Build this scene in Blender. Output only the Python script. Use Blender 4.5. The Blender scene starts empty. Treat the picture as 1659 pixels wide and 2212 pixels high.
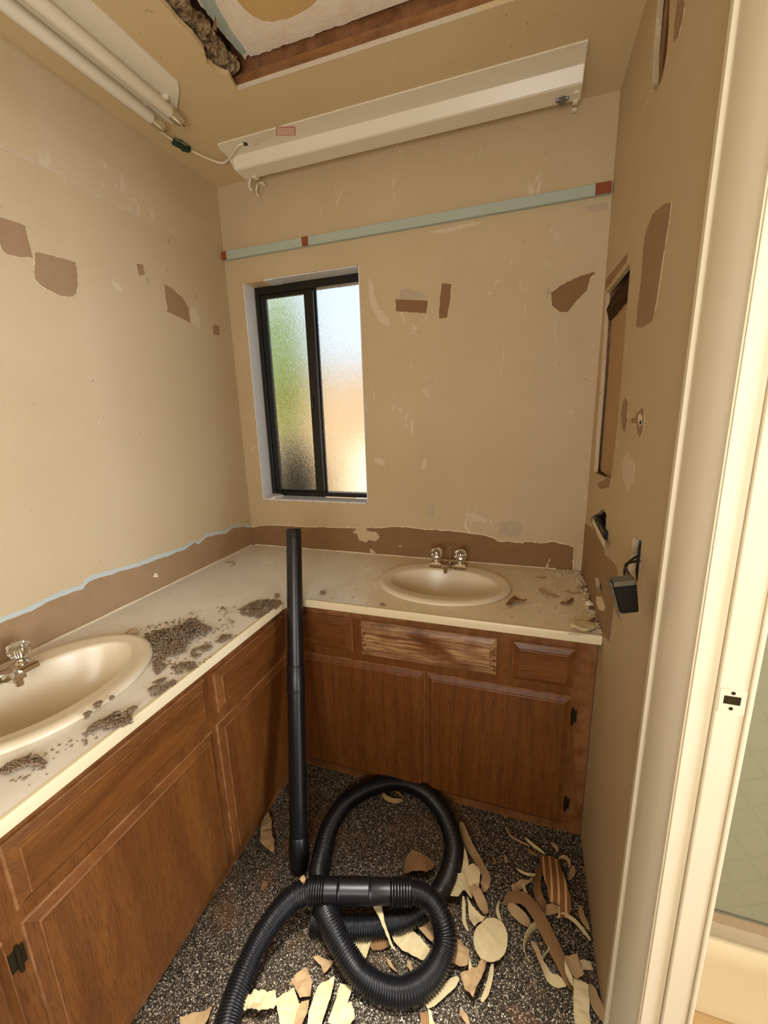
import bpy, bmesh, math, random
from mathutils import Vector, Matrix, noise
from mathutils.geometry import interpolate_bezier
random.seed(7)
S = bpy.context.scene
COL = S.collection

# ------------------------------------------------------------------ camera
F_PX, IW, IH = 907.21, 1659.0, 2212.0
CAM_R = Matrix(((0.94787, -0.04479, 0.31549), (0.31738, 0.22111, -0.92216), (-0.02845, 0.97422, 0.2238)))
CAM_C = Vector((1.37884, -1.83199, 1.45745))
cam_data = bpy.data.cameras.new('camera')
cam = bpy.data.objects.new('camera', cam_data)
COL.objects.link(cam)
cam.matrix_world = Matrix.Translation(CAM_C) @ CAM_R.to_4x4()
cam_data.sensor_fit = 'VERTICAL'
cam_data.sensor_height = 24.0
cam_data.lens = F_PX / IH * 24.0
cam_data.clip_start = 0.02
S.camera = cam

# ------------------------------------------------------------------ light and exposure
S.view_settings.view_transform = 'Standard'
S.view_settings.look = 'None'
S.view_settings.gamma = 1.0
S.view_settings.use_curve_mapping = False
S.view_settings.exposure = 0.0
S.cycles.use_denoising = True
S.cycles.max_bounces = 10
S.cycles.diffuse_bounces = 6
S.cycles.transparent_max_bounces = 8

world = bpy.data.worlds.new('world')
S.world = world
world.use_nodes = True
wn = world.node_tree
bg = wn.nodes['Background']
tc = wn.nodes.new('ShaderNodeTexCoord')
sp = wn.nodes.new('ShaderNodeSeparateXYZ')
rp = wn.nodes.new('ShaderNodeValToRGB')
rp.color_ramp.elements[0].position = 0.45
rp.color_ramp.elements[0].color = (0.80, 0.84, 0.90, 1)
rp.color_ramp.elements[1].position = 0.85
rp.color_ramp.elements[1].color = (0.60, 0.75, 1.0, 1)
mp = wn.nodes.new('ShaderNodeMath'); mp.operation = 'MULTIPLY_ADD'
mp.inputs[1].default_value = 0.5; mp.inputs[2].default_value = 0.5
wn.links.new(tc.outputs['Generated'], sp.inputs[0])
wn.links.new(sp.outputs['Z'], mp.inputs[0])
wn.links.new(mp.outputs[0], rp.inputs[0])
wn.links.new(rp.outputs[0], bg.inputs[0])
bg.inputs[1].default_value = 1.35


def lamp(name, typ, loc, target, energy, color, **kw):
    d = bpy.data.lights.new(name, typ)
    d.energy = energy; d.color = color
    for k, v in kw.items(): setattr(d, k, v)
    o = bpy.data.objects.new(name, d)
    COL.objects.link(o)
    o.location = loc
    o.rotation_euler = (Vector(target) - Vector(loc)).to_track_quat('-Z', 'Y').to_euler()
    return o


lamp('sun', 'SUN', (0, -3, 8), (-0.9, 0.0, 2.2), 9.0, (1.0, 0.9, 0.74), angle=0.02)
# daylight of the window in the shower room's outer wall
lamp('shower_room_window_light', 'AREA', (5.25, -2.85, 1.55), (0.3, -0.9, 1.0), 150.0, (0.86, 0.95, 1.08), shape='RECTANGLE', size=1.3, size_y=1.7)
lamp('hall_fill_light', 'AREA', (1.20, -2.58, 1.35), (0.10, -0.6, 2.35), 29.0, (1.0, 0.98, 0.95), shape='RECTANGLE', size=0.8, size_y=0.7)  # added fill behind the camera, aimed up to brighten the left ceiling

lamp('carpet_fill_light', 'AREA', (1.12, -1.52, 2.46), (1.12, -1.50, 0.0), 7.5, (1.0, 0.98, 0.95), shape='RECTANGLE', size=0.34, size_y=0.34, spread=math.radians(34))  # added lamp under the ceiling to brighten the carpet patch; no skylight above

# ------------------------------------------------------------------ helpers
W, H, ZC = 1.619, 2.48, 0.80          # room width, ceiling height, counter height


def ray(px, py):
    return CAM_R @ Vector(((px - IW / 2) / F_PX, -(py - IH / 2) / F_PX, -1.0))


def at(px, py, ax, v):                # where the sight line of a photo pixel meets a real plane
    d = ray(px, py); i = 'xyz'.index(ax)
    return CAM_C + d * ((v - CAM_C[i]) / d[i])


def lin(c):
    c = c.lstrip('#')
    r = [int(c[i:i + 2], 16) / 255 for i in (0, 2, 4)]
    return tuple([x / 12.92 if x <= .04045 else ((x + .055) / 1.055) ** 2.4 for x in r] + [1.0])


class NT:
    def __init__(s, name):
        s.m = bpy.data.materials.new(name); s.m.use_nodes = True
        s.t = s.m.node_tree; s.b = s.t.nodes['Principled BSDF']
        s.out = s.t.nodes['Material Output']
        s._oc = None

    def n(s, typ, ins=None, **props):
        n = s.t.nodes.new('ShaderNode' + typ)
        for k, v in props.items(): setattr(n, k, v)
        for k, v in (ins or {}).items(): s.set(n, k, v)
        return n

    def set(s, n, k, v):
        i = n.inputs[k]
        if hasattr(v, 'is_linked') or isinstance(v, bpy.types.NodeSocket): s.t.links.new(v, i)
        else: i.default_value = v

    @property
    def oc(s):
        if s._oc is None: s._oc = s.n('TexCoord').outputs['Object']
        return s._oc

    def mapped(s, scale=(1, 1, 1), loc=(0, 0, 0), rot=(0, 0, 0)):
        return s.n('Mapping', {'Vector': s.oc, 'Scale': scale, 'Location': loc, 'Rotation': rot}).outputs[0]

    def noise(s, scale, detail=3, rough=.5, vec=None, dist=0.0):
        return s.n('TexNoise', {'Vector': vec or s.oc, 'Scale': scale, 'Detail': detail, 'Roughness': rough, 'Distortion': dist}).outputs['Fac']

    def ramp(s, fac, stops, interp='LINEAR'):
        r = s.n('ValToRGB', {'Fac': fac}); cr = r.color_ramp; cr.interpolation = interp
        while len(cr.elements) < len(stops): cr.elements.new(.5)
        for e, (p, c) in zip(cr.elements, stops):
            e.position = p; e.color = lin(c) if isinstance(c, str) else (c, c, c, 1)
        return r.outputs[0]

    def mix(s, fac, a, b, mode='MIX'):
        n = s.n('MixRGB', blend_type=mode)
        s.set(n, 'Fac', fac)
        for k, v in (('Color1', a), ('Color2', b)): s.set(n, k, lin(v) if isinstance(v, str) else v)
        return n.outputs[0]

    def math(s, op, a, b=0.0):
        n = s.n('Math', operation=op); s.set(n, 0, a); s.set(n, 1, b)
        return n.outputs[0]

    def color(s, v): s.set(s.b, 'Base Color', lin(v) if isinstance(v, str) else v)

    def p(s, **kw):
        for k, v in kw.items(): s.set(s.b, k.replace('_', ' '), v)
        return s

    def bump(s, h, strength=.3, dist=.002):
        s.set(s.b, 'Normal', s.n('Bump', {'Height': h, 'Strength': strength, 'Distance': dist}).outputs[0])
        return s


M = {}


def simple(name, c, rough=.6, metal=0.0, c2=None, scale=40, bump=0.0, bscale=200, spec=.4):
    t = NT(name)
    if c2: t.color(t.mix(t.noise(scale, 4, .6), c, c2))
    else: t.color(c)
    t.p(Roughness=rough, Metallic=metal, Specular_IOR_Level=spec)
    if bump: t.bump(t.noise(bscale, 3), bump, .001)
    M[name] = t.m
    return t


def paint(name, c1, c2, scuff, lo=.62, seed=0.0, spots='#8a7050'):
    t = NT(name)
    base = t.mix(t.ramp(t.noise(2.2, 4, .55), [(.3, 0.0), (.7, 1.0)]), c1, c2)
    fine = t.noise(170, 2, .6)
    base = t.mix(t.ramp(fine, [(.35, 0.0), (.7, .10)]), base, '#7d6540')
    sm = t.noise(13, 5, .62, t.mapped((1.5, 1.5, .75), (seed, seed, 0)), 1.2)
    zone = t.noise(2.0, 2, .5, t.mapped((1, 1, 1), (seed + 5, 2, 1)))
    msk = t.math('MULTIPLY', t.ramp(sm, [(lo, 0.0), (lo + .05, .75)]), t.ramp(zone, [(.50, 0.0), (.58, 1.0)]))
    base = t.mix(msk, base, scuff)
    sp_ = t.noise(34, 3, .5, t.mapped((1, 1, 1), (seed + 9, 4, 3)))
    msk2 = t.math('MULTIPLY', t.ramp(sp_, [(.70, 0.0), (.74, .8)]), t.ramp(zone, [(.46, 0.0), (.6, 1.0)]))
    base = t.mix(msk2, base, spots)
    t.color(base); t.p(Roughness=.62, Specular_IOR_Level=.3)
    t.bump(t.math('ADD', t.noise(150, 3, .55), t.math('MULTIPLY', msk, .8)), .16, .002)
    M[name] = t.m


paint('wall_paint', '#c8b592', '#c1ac86', '#d8cab0', .62, 0.0)
paint('wall_paint_left', '#cab896', '#c4b08c', '#d8ccb4', .68, 3.0)
paint('ceiling_paint', '#d4c096', '#ceb88c', '#d4c096', .80, 6.0)
paint('plaster_band', '#ccba9c', '#c8b48e', '#d4c8b4', .54, 8.0, '#b8a488')
simple('brown_paper', '#a48868', .85, c2='#937858', scale=18, bump=.25, bscale=120, spec=.15)
simple('brown_paper_dark', '#8e6e4e', .85, c2='#806042', scale=18, bump=.2, bscale=120, spec=.15)
simple('recess_board', '#b89a70', .85, c2='#a88860', scale=6)
simple('paper_edge', '#eadcc4', .85, c2='#d8c4a0', scale=60, spec=.15)
simple('blue_skim', '#b4bfbe', .8, c2='#c0c6c0', scale=20, spec=.2)
simple('gypsum', '#d8ccb8', .9, c2='#bcae98', scale=60, bump=.5, bscale=180, spec=.1)
simple('trim_paint', '#efe6cc', .38, c2='#eadfc0', scale=5, bump=.05, bscale=60, spec=.45)
simple('teal_primer', '#b2bcae', .7, c2='#a8b4a6', scale=12, spec=.25)
simple('bare_redwood', '#9c5230', .7, c2='#7c3c22', scale=60)
simple('white_enamel', '#e8e0cc', .32, c2='#e0d6c0', scale=6, spec=.5)
simple('tube_glass', '#eae2d0', .25, spec=.5)
simple('bright_metal', '#d8d2c6', .16, 1.0)
simple('chrome', '#dcd8d0', .09, 1.0)
simple('dull_metal', '#9a9a94', .4, .9, c2='#6e6e68', scale=30)
simple('dark_brass', '#4a4028', .5, .7, c2='#2a2418', scale=80)
simple('dark_bronze', '#3a2c20', .5, .6)
simple('black_plastic', '#0c0c0e', .36, c2='#141416', scale=30, spec=.5)
simple('black_device', '#100f0f', .4, spec=.4)
simple('pale_print', '#8c8678', .6)
simple('green_plastic', '#12402c', .4, c2='#0a2a1c', scale=80)
simple('white_wire', '#e2d6ba', .45)
simple('black_wire', '#0c0b0b', .4)
simple('window_frame_black', '#0b0a0a', .34, c2='#121010', scale=40, spec=.5)
simple('rubber', '#060606', .6)
simple('tile_white', '#e6e4e0', .25, c2='#dcd8d4', scale=8, spec=.5)
simple('tile_peach', '#e2c49a', .35, c2='#dcb88a', scale=8)
simple('reveal_white', '#eef3f8', .55, c2='#e4eaf0', scale=20, bump=.1, bscale=100)
simple('porcelain', '#dccfb4', .32, c2='#dfd1b4', scale=4, spec=.55)
simple('lint', '#a48e76', 1.0, c2='#6c5a46', scale=240, spec=.05)
t = simple('insulation', '#8a7050', 1.0, spec=.05)
t.color(t.mix(t.ramp(t.noise(42, 5, .7), [(.36, 0.0), (.62, 1.0)]), '#3a2c1e', t.mix(t.noise(18, 3), '#8c7454', '#b09878')))
simple('grey_insulation', '#a8a298', 1.0, c2='#5c564c', scale=60, spec=.05)
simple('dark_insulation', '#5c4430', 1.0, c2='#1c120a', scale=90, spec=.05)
simple('crumb_dark', '#7a6852', .95, c2='#4a3c2c', scale=300, spec=.1)
simple('crumb_light', '#e8dac0', .95, c2='#c4b090', scale=300, spec=.1)
simple('tape_peach', '#dcb8a0', .6)
simple('tape_red_line', '#b0604a', .6)
simple('tape_beige', '#e0d2b4', .6)
simple('aluminium', '#d2cec2', .3, .85, c2='#c4c0b2', scale=30)
simple('dark_aluminium', '#56544e', .35, .7)
simple('tub_enamel', '#e8dab6', .28, c2='#e2d2ac', scale=3, spec=.5)
simple('vinyl_floor', '#d4b482', .4, c2='#c4a06c', scale=6)
simple('shower_tile', '#d8d6ba', .4, c2='#d0ceb0', scale=4)
simple('outside_render', '#c8ac8c', .9, c2='#c0a27e', scale=2)
simple('outside_white', '#f6ead0', .6)
simple('outside_ground', '#8c8468', .95, c2='#5c6040', scale=3)
simple('leaf_dark', '#24331a', .7, c2='#141e0e', scale=14)
simple('leaf_lime', '#a8c030', .6, c2='#7c9a28', scale=8)
simple('screw_hole', '#2a1c10', .8)


def wood(name, axis, light, mid, dark, wear=0.0):
    t = NT(name)
    sc = {'x': (3, 60, 60), 'y': (60, 3, 60), 'z': (60, 60, 3)}[axis]
    sc2 = {'x': (1.2, 9, 9), 'y': (9, 1.2, 9), 'z': (9, 9, 1.2)}[axis]
    fine = t.noise(7.5, 4, .6, t.mapped(sc))
    big = t.noise(1.6, 3, .5, t.mapped(sc2), 1.6)
    rings = t.n('TexWave', {'Vector': t.mapped(sc2), 'Scale': .8, 'Distortion': 7.0, 'Detail': 2.0, 'Detail Scale': 1.0}).outputs['Fac']
    c = t.mix(t.ramp(big, [(.3, 0.0), (.7, 1.0)]), light, mid)
    c = t.mix(t.ramp(rings, [(.08, .22), (.35, 0.0)]), c, dark)
    c = t.mix(t.ramp(fine, [(.36, .6), (.5, 0.0)]), c, dark)
    pale = t.noise(3.0, 4, .7, t.mapped(tuple(v * 1.6 for v in sc), (4, 7, 2)))
    c = t.mix(t.math('MULTIPLY', t.ramp(pale, [(.66, 0.0), (.72, .5)]), t.ramp(t.noise(5.0, 2), [(.5, 0.0), (.62, 1.0)])), c, '#c89a64')
    if wear:
        wv = t.noise(2.6, 4, .7, t.mapped(tuple(v * .7 for v in sc), (1, 3, 5)))
        blot = t.noise(5.0, 3, .6, t.mapped((1, 1, 1.6), (3, 1, 2)))
        m_ = t.math('MULTIPLY', t.ramp(wv, [(.38, 0.0), (.62, 1.0)]), t.ramp(blot, [(.40, .08), (.56, 1.0)]))
        c = t.mix(t.math('MULTIPLY', m_, wear), c, '#cfa878')
    pt = t.n('NewGeometry').outputs['Pointiness']
    c = t.mix(t.math('MULTIPLY', t.ramp(pt, [(.53, 0.0), (.60, .55)]), t.ramp(t.noise(22, 3), [(.35, .25), (.6, 1.0)])), c, '#b08058')
    t.color(c)
    t.p(Roughness=t.ramp(fine, [(.3, .5), (.7, .34)]), Specular_IOR_Level=.45)
    t.bump(fine, .12, .0006)
    M[name] = t.m


for ax in 'xyz':
    wood('oak_' + ax, ax, '#805022', '#704019', '#44240c')
wood('oak_worn', 'x', '#7a461c', '#6c3c16', '#3e1e08', .9)
wood('rough_fir_x', 'x', '#8a5c2c', '#6a4420', '#3a2410')
wood('rough_fir_z', 'z', '#704626', '#563218', '#301a0c')

# laminate worktop with grey demolition dust, cool window light painted in on the left
t = NT('laminate')
d1 = t.ramp(t.noise(5, 6, .68, None, .8), [(.38, 0.0), (.68, 1.0)])
xs_ = t.n('SeparateXYZ', {'Vector': t.oc}).outputs[0]
fld = t.ramp(t.math('ADD', xs_, t.math('MULTIPLY', t.noise(3, 3), .25)), [(.75, 0.0), (1.05, 1.0)])  # left side kept paler and cooler in place of window light
c = t.mix(d1, t.mix(fld, '#ece7dc', '#e4d6b8'), t.mix(fld, '#dfd8ca', '#d8c8a6'))
d2 = t.ramp(t.noise(55, 5, .7), [(.56, 0.0), (.72, .35)])
c = t.mix(d2, c, '#c0b49c')
c = t.mix(t.ramp(t.noise(260, 3, .7), [(.66, 0.0), (.74, .6)]), c, '#84694a')
t.color(c); t.p(Roughness=t.ramp(d1, [(.0, .2), (1.0, .42)]), Specular_IOR_Level=.5)
t.bump(t.noise(220, 3), .08, .0006)
M['laminate'] = t.m
simple('laminate_edge', '#e6dab8', .35, c2='#e2d4ae', scale=6, spec=.45)

# salt-and-pepper carpet
t = NT('carpet')
v = t.n('TexVoronoi', {'Vector': t.mapped((1, 1, .2)), 'Scale': 440.0, 'Randomness': 1.0})
wnz = t.n('SeparateColor', {'Color': v.outputs['Color']}).outputs[0]
c = t.ramp(wnz, [(.0, '#252119'), (.36, '#3d362d'), (.64, '#5e5446'), (.84, '#948877'), (.95, '#d0c4ac')], 'CONSTANT')
stain = t.math('MULTIPLY', t.ramp(t.noise(4.2, 4, .6, t.mapped((1, 1, 1), (2.3, 1.1, 0)), .6), [(.54, 0.0), (.68, .8)]), 1.0)
c = t.mix(stain, c, t.mix(.6, c, '#6e4c30'))
t.color(c); t.p(Roughness=.95, Specular_IOR_Level=.1)
M['carpet'] = t.m

# kraft/cream torn wallpaper backing
for nm, a, b in (('scrap_cream', '#d2c298', '#bca87c'), ('scrap_tan', '#b49870', '#9a7c58'), ('scrap_brown', '#8c6a46', '#745636')):
    simple(nm, a, .8, c2=b, scale=30, bump=.25, bscale=90, spec=.2)
t = NT('scrap_striped')
w_ = t.n('TexWave', {'Vector': t.mapped((1, .12, .1)), 'Scale': 16.0, 'Distortion': .6}, bands_direction='X').outputs['Fac']
t.color(t.mix(t.ramp(w_, [(.72, 0.0), (.84, .85)]), t.mix(t.noise(30, 3), '#94683c', '#7c5430'), '#d8b486'))
t.p(Roughness=.8, Specular_IOR_Level=.2)
M['scrap_striped'] = t.m

# skylight-well board
t = NT('white_board')
b_ = t.noise(14, 6, .7, None, .5)
t.color(t.mix(t.ramp(b_, [(.35, 0.0), (.62, 1.0)]), '#e4d4bc', '#efe4d2')); t.p(Roughness=.9)
t.bump(t.noise(60, 5, .7), .5, .004)
M['white_board'] = t.m
simple('tan_board', '#d0b078', .85, c2='#c4a268', scale=5, bump=.1)

# obscure glass (window) : rough, pebbled
t = NT('obscure_glass')
t.color((.95, .97, .96, 1)); t.p(Roughness=.13, IOR=1.45, Transmission_Weight=1.0, Specular_IOR_Level=.5)
vv = t.n('TexVoronoi', {'Vector': t.oc, 'Scale': 230.0})
t.bump(t.math('ADD', vv.outputs['Distance'], t.noise(300, 3)), .6, .0010)
M['obscure_glass'] = t.m
# shower door glass : frosted, diamond pressed
t = NT('diamond_glass')
g1 = t.n('TexWave', {'Vector': t.mapped((1, 0, 1), rot=(0, math.radians(33), 0)), 'Scale': 5.2, 'Distortion': .5}, bands_direction='X').outputs['Fac']
g2 = t.n('TexWave', {'Vector': t.mapped((1, 0, 1), rot=(0, math.radians(-57), 0)), 'Scale': 5.2, 'Distortion': .5}, bands_direction='X').outputs['Fac']
gl = t.math('MAXIMUM', t.ramp(g1, [(.93, 0.0), (1.0, 1.0)]), t.ramp(g2, [(.93, 0.0), (1.0, 1.0)]))
t.color(t.mix(t.math('MULTIPLY', gl, .22), '#aaaa8c', '#94947a'))
t.p(Roughness=.42, Transmission_Weight=.35, IOR=1.45)
t.bump(t.math('ADD', t.math('MULTIPLY', gl, .4), t.math('MULTIPLY', t.noise(120, 3), .4)), .25, .0015)
M['diamond_glass'] = t.m
# acrylic knob
t = NT('acrylic')
t.color((.96, .95, .90, 1)); t.p(Roughness=.04, IOR=1.49, Transmission_Weight=1.0)
M['acrylic'] = t.m


# ------------------------------------------------------------------ mesh helpers
def link(o): COL.objects.link(o); return o


def adopt(o, parent):
    if parent is not None:
        o.parent = parent
        o.matrix_parent_inverse = parent.matrix_basis.inverted()
    return o


def obj(name, bm, mat, parent=None, smooth=False, kind=None, label=None, auto=None):
    me = bm if isinstance(bm, bpy.types.Mesh) else None
    if me is None:
        me = bpy.data.meshes.new(name)
        bmesh.ops.recalc_face_normals(bm, faces=bm.faces[:]) if smooth != 'keep' else None
        bm.to_mesh(me); bm.free()
    for m_ in (mat if isinstance(mat, (list, tuple)) else [mat]):
        me.materials.append(M[m_])
    if smooth:
        for p_ in me.polygons: p_.use_smooth = True
        if auto: me.set_sharp_from_angle(angle=math.radians(auto))
    o = link(bpy.data.objects.new(name, me))
    adopt(o, parent)
    if kind: o['kind'] = kind
    if label: o['label'] = label
    return o


def thing(name, label, cat, loc, group=None, kind=None, rotz=0):
    o = link(bpy.data.objects.new(name, None))
    o.empty_display_size = .05
    o.location = loc
    o.rotation_euler = (0, 0, rotz)
    if label: o['label'] = label
    if cat: o['category'] = cat
    if group: o['group'] = group
    if kind: o['kind'] = kind
    return o


def tag(o, label, cat, group=None, kind=None):
    o['label'] = label; o['category'] = cat
    if group: o['group'] = group
    if kind: o['kind'] = kind
    return o


def recenter(o):                      # put the origin of a one-mesh thing at its base
    vs = [v.co for v in o.data.vertices]
    c_ = Vector((sum(v.x for v in vs) / len(vs), sum(v.y for v in vs) / len(vs), min(v.z for v in vs)))
    o.data.transform(Matrix.Translation(-c_)); o.location = c_
    return o


def box(bm, a, b, bev=0.0):
    r = bmesh.ops.create_cube(bm, size=1.0)
    a, b = Vector(a), Vector(b)
    for v in r['verts']:
        v.co = Vector([(a[i] + b[i]) / 2 + v.co[i] * abs(b[i] - a[i]) for i in range(3)])
    if bev:
        es = list({e for v in r['verts'] for e in v.link_edges})
        bmesh.ops.bevel(bm, geom=es, offset=bev, segments=2, affect='EDGES', profile=.5)
    return r['verts']


def boxo(name, a, b, mat, parent=None, bev=0.002, **kw):
    bm = bmesh.new(); box(bm, a, b, bev)
    return obj(name, bm, mat, parent, **kw)


FR = {  # plane frames: origin-> world for (u, v, depth)
    'x': Matrix(((0, 0, 1, 0), (1, 0, 0, 0), (0, 1, 0, 0), (0, 0, 0, 1))),   # u=Y v=Z n=+X
    'y': Matrix(((1, 0, 0, 0), (0, 0, -1, 0), (0, 1, 0, 0), (0, 0, 0, 1))),  # u=X v=Z n=-Y
    'z': Matrix.Identity(4)}                                                 # u=X v=Y n=+Z


def plate_mesh(outer, holes, th, ax, val, bevel=0.0):
    """flat plate with polygonal outline and holes; 'val' is the plane of its face, thickness th along the plane normal (sign)"""
    cu = bpy.data.curves.new('plate', 'CURVE')
    cu.dimensions = '2D'; cu.fill_mode = 'BOTH'; cu.extrude = abs(th) / 2 - bevel
    cu.bevel_depth = bevel; cu.bevel_resolution = 1
    for poly in [outer] + list(holes):
        sp_ = cu.splines.new('POLY'); sp_.points.add(len(poly) - 1); sp_.use_cyclic_u = True
        for q, (u, v_) in zip(sp_.points, poly): q.co = (u, v_, 0, 1)
    to = bpy.data.objects.new('tmp', cu)
    COL.objects.link(to)
    dg = bpy.context.evaluated_depsgraph_get()
    me = bpy.data.meshes.new_from_object(to.evaluated_get(dg))
    bpy.data.objects.remove(to); bpy.data.curves.remove(cu)
    me.materials.clear()
    off = {'x': Vector((val + th / 2, 0, 0)), 'y': Vector((0, val + th / 2, 0)), 'z': Vector((0, 0, val + th / 2))}[ax]
    me.transform(Matrix.Translation(off) @ FR[ax])
    return me


def uv_of(p, ax): return {'x': (p.y, p.z), 'y': (p.x, p.z), 'z': (p.x, p.y)}[ax]


def px_poly(pts, ax, val): return [uv_of(at(x, y, ax, val), ax) for x, y in pts]


def ragged(poly, step=.012, amp=.002, seed=0, sel=None):
    out = []; n = len(poly)
    for i in range(n):
        a, b = Vector(poly[i]), Vector(poly[(i + 1) % n])
        k = max(1, int((b - a).length / step))
        if sel is not None and i not in sel: k = 1
        d = (b - a); nn = Vector((-d.y, d.x)).normalized() if d.length > 0 else Vector((0, 0))
        for j in range(k):
            q = a + d * (j / k)
            am = amp if (j > 0) else amp * .4
            if sel is not None and i not in sel: am = 0
            q = q + nn * am * (noise.noise(Vector((q.x * 90 + seed, q.y * 90, seed * 3.1))) * 1.6)
            out.append((q.x, q.y))
    return out


def grow(poly, d):
    c_ = Vector((sum(p[0] for p in poly) / len(poly), sum(p[1] for p in poly) / len(poly)))
    out = []
    n = len(poly)
    area = sum(poly[i][0] * poly[(i + 1) % n][1] - poly[(i + 1) % n][0] * poly[i][1] for i in range(n))
    sg = 1 if area > 0 else -1
    for i in range(n):
        a, b, c2 = Vector(poly[i - 1]), Vector(poly[i]), Vector(poly[(i + 1) % n])
        t1, t2 = (b - a), (c2 - b)
        if t1.length < 1e-7 or t2.length < 1e-7: out.append(tuple(b)); continue
        nn = Vector((t1.y, -t1.x)).normalized() + Vector((t2.y, -t2.x)).normalized()
        nn = nn.normalized() if nn.length > 1e-6 else Vector((0, 0))
        q = b + nn * d * sg
        out.append((q.x, q.y))
    return out


def rings_loft(bm, rings, closed=True, caps=True, close_path=False):
    vs = [[bm.verts.new(p) for p in r] for r in rings]
    n = len(rings[0]); m_ = len(vs)
    for i in range(m_ - (0 if close_path else 1)):
        A, B = vs[i], vs[(i + 1) % m_]
        for j in range(n if closed else n - 1):
            bm.faces.new((A[j], A[(j + 1) % n], B[(j + 1) % n], B[j]))
    if caps and closed and not close_path:
        bm.faces.new(list(reversed(vs[0]))); bm.faces.new(vs[-1])
    return vs


def frames(pts):
    T = []
    for i in range(len(pts)):
        a = pts[max(0, i - 1)]; b = pts[min(len(pts) - 1, i + 1)]
        T.append((b - a).normalized())
    up = Vector((0, 0, 1)) if abs(T[0].z) < .9 else Vector((1, 0, 0))
    n = (up - T[0] * up.dot(T[0])).normalized(); out = []
    for t_ in T:
        n = (n - t_ * n.dot(t_)).normalized()
        out.append((t_, n, t_.cross(n)))
    return out


def spline(ctrl, step):
    ctrl = [Vector(c_) for c_ in ctrl]
    P = [ctrl[0] * 2 - ctrl[1]] + ctrl + [ctrl[-1] * 2 - ctrl[-2]]
    raw = []
    for i in range(1, len(P) - 2):
        p0, p1, p2, p3 = P[i - 1:i + 3]
        for k in range(24):
            s = k / 24
            raw.append(.5 * ((2 * p1) + (-p0 + p2) * s + (2 * p0 - 5 * p1 + 4 * p2 - p3) * s * s + (-p0 + 3 * p1 - 3 * p2 + p3) * s ** 3))
    raw.append(ctrl[-1])
    out = [raw[0]]; acc = 0.0; need = step
    for a, b in zip(raw, raw[1:]):
        L = (b - a).length
        while L - acc >= need - 1e-9 and L > 0:
            acc += need; out.append(a.lerp(b, acc / L)); need = step
        need -= (L - acc); acc = 0.0
        if need <= 0: need = step
    return out


def tube(bm, pts, rad, seg=12, caps=True):
    fr = frames(pts); rings = []
    for i, (p_, (t_, n, b)) in enumerate(zip(pts, fr)):
        r = rad(i) if callable(rad) else rad
        rings.append([p_ + (n * math.cos(2 * math.pi * j / seg) + b * math.sin(2 * math.pi * j / seg)) * r for j in range(seg)])
    rings_loft(bm, rings, True, caps)


def lathe(bm, prof, seg=24, mat=Matrix.Identity(4), caps=True, facet=None):
    rings = []
    for r, z in prof:
        rings.append([mat @ Vector((r * (1 if not facet else facet(j)) * math.cos(2 * math.pi * j / seg), r * (1 if not facet else facet(j)) * math.sin(2 * math.pi * j / seg), z)) for j in range(seg)])
    rings_loft(bm, rings, True, caps)


# ------------------------------------------------------------------ THE SETTING
def struct(name, me, mat, parent=None, **kw):
    o = obj(name, me, mat, parent, **kw)
    if parent is None: o['kind'] = 'structure'
    return o


RY = -2.70                            # back of the hall behind the camera
# floor: carpet, finely uneven where the photograph looks
bm = bmesh.new()
nx, ny = 250, 270
x0, x1, y0, y1 = .46, 1.66, -1.75, -.46
gv = [[None] * (ny + 1) for _ in range(nx + 1)]
for i in range(nx + 1):
    for j in range(ny + 1):
        x = x0 + (x1 - x0) * i / nx; y = y0 + (y1 - y0) * j / ny
        h = -.006 + .004 * random.random() + .004 * noise.noise(Vector((x * 9, y * 9, 0)))
        gv[i][j] = bm.verts.new((x + random.uniform(-.0015, .0015), y + random.uniform(-.0015, .0015), h))
for i in range(nx):
    for j in range(ny):
        bm.faces.new((gv[i][j], gv[i + 1][j], gv[i + 1][j + 1], gv[i][j + 1]))
box(bm, (-.1, RY, -.05), (1.70, 0.1, -.012))
floor = struct('floor', bm, 'carpet', smooth='keep')
floor2 = struct('floor.001', (lambda b: (box(b, (1.66, -5.0, -.05), (5.65, 0.0, -.002)), b)[1])(bmesh.new()), 'vinyl_floor')

# left wall
wall_left = struct('wall_left', plate_mesh([(RY, -.02), (.0, -.02), (.0, H), (RY, H)], [], -.1, 'x', 0.0), 'wall_paint_left')
# old plaster band above the missing light cove
line = px_poly([(0, 315), (60, 345), (110, 367), (165, 398), (215, 425), (280, 458), (340, 488), (400, 517), (440, 533), (478, 550)], 'x', 0)
top = [(u, v_ + .12 + .02 * noise.noise(Vector((u * 5, 0, 0)))) for u, v_ in line]
band = [(-2.2, line[0][1])] + ragged(line, .01, .003, 3, sel=set(range(len(line) - 1))) + list(reversed(top)) + [(-2.2, line[0][1] + .12)]
obj('plaster_band', plate_mesh(band, [], .0012, 'x', 0.0), 'plaster_band', wall_left)
bm = bmesh.new()
lp = [Vector((.0012, u, v_)) for u, v_ in ragged(line, .01, .002, 3, sel=set(range(len(line) - 1)))]
tube(bm, lp, lambda i: .0022 + .0016 * abs(noise.noise(Vector((i * .4, 0, 5)))), 6)
obj('broken_plaster_edge', bm, 'gypsum', wall_left)

# back wall with the window opening
WX0, WX1, WZ0, WZ1 = .090, .671, 1.047, 2.081
wall_back = struct('wall_back', plate_mesh([(-.1, -.02), (W + .2, -.02), (W + .2, H), (-.1, H)], [[(WX0, WZ0), (WX1, WZ0), (WX1, WZ1), (WX0, WZ1)]], .13, 'y', 0.0), 'wall_paint')
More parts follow.
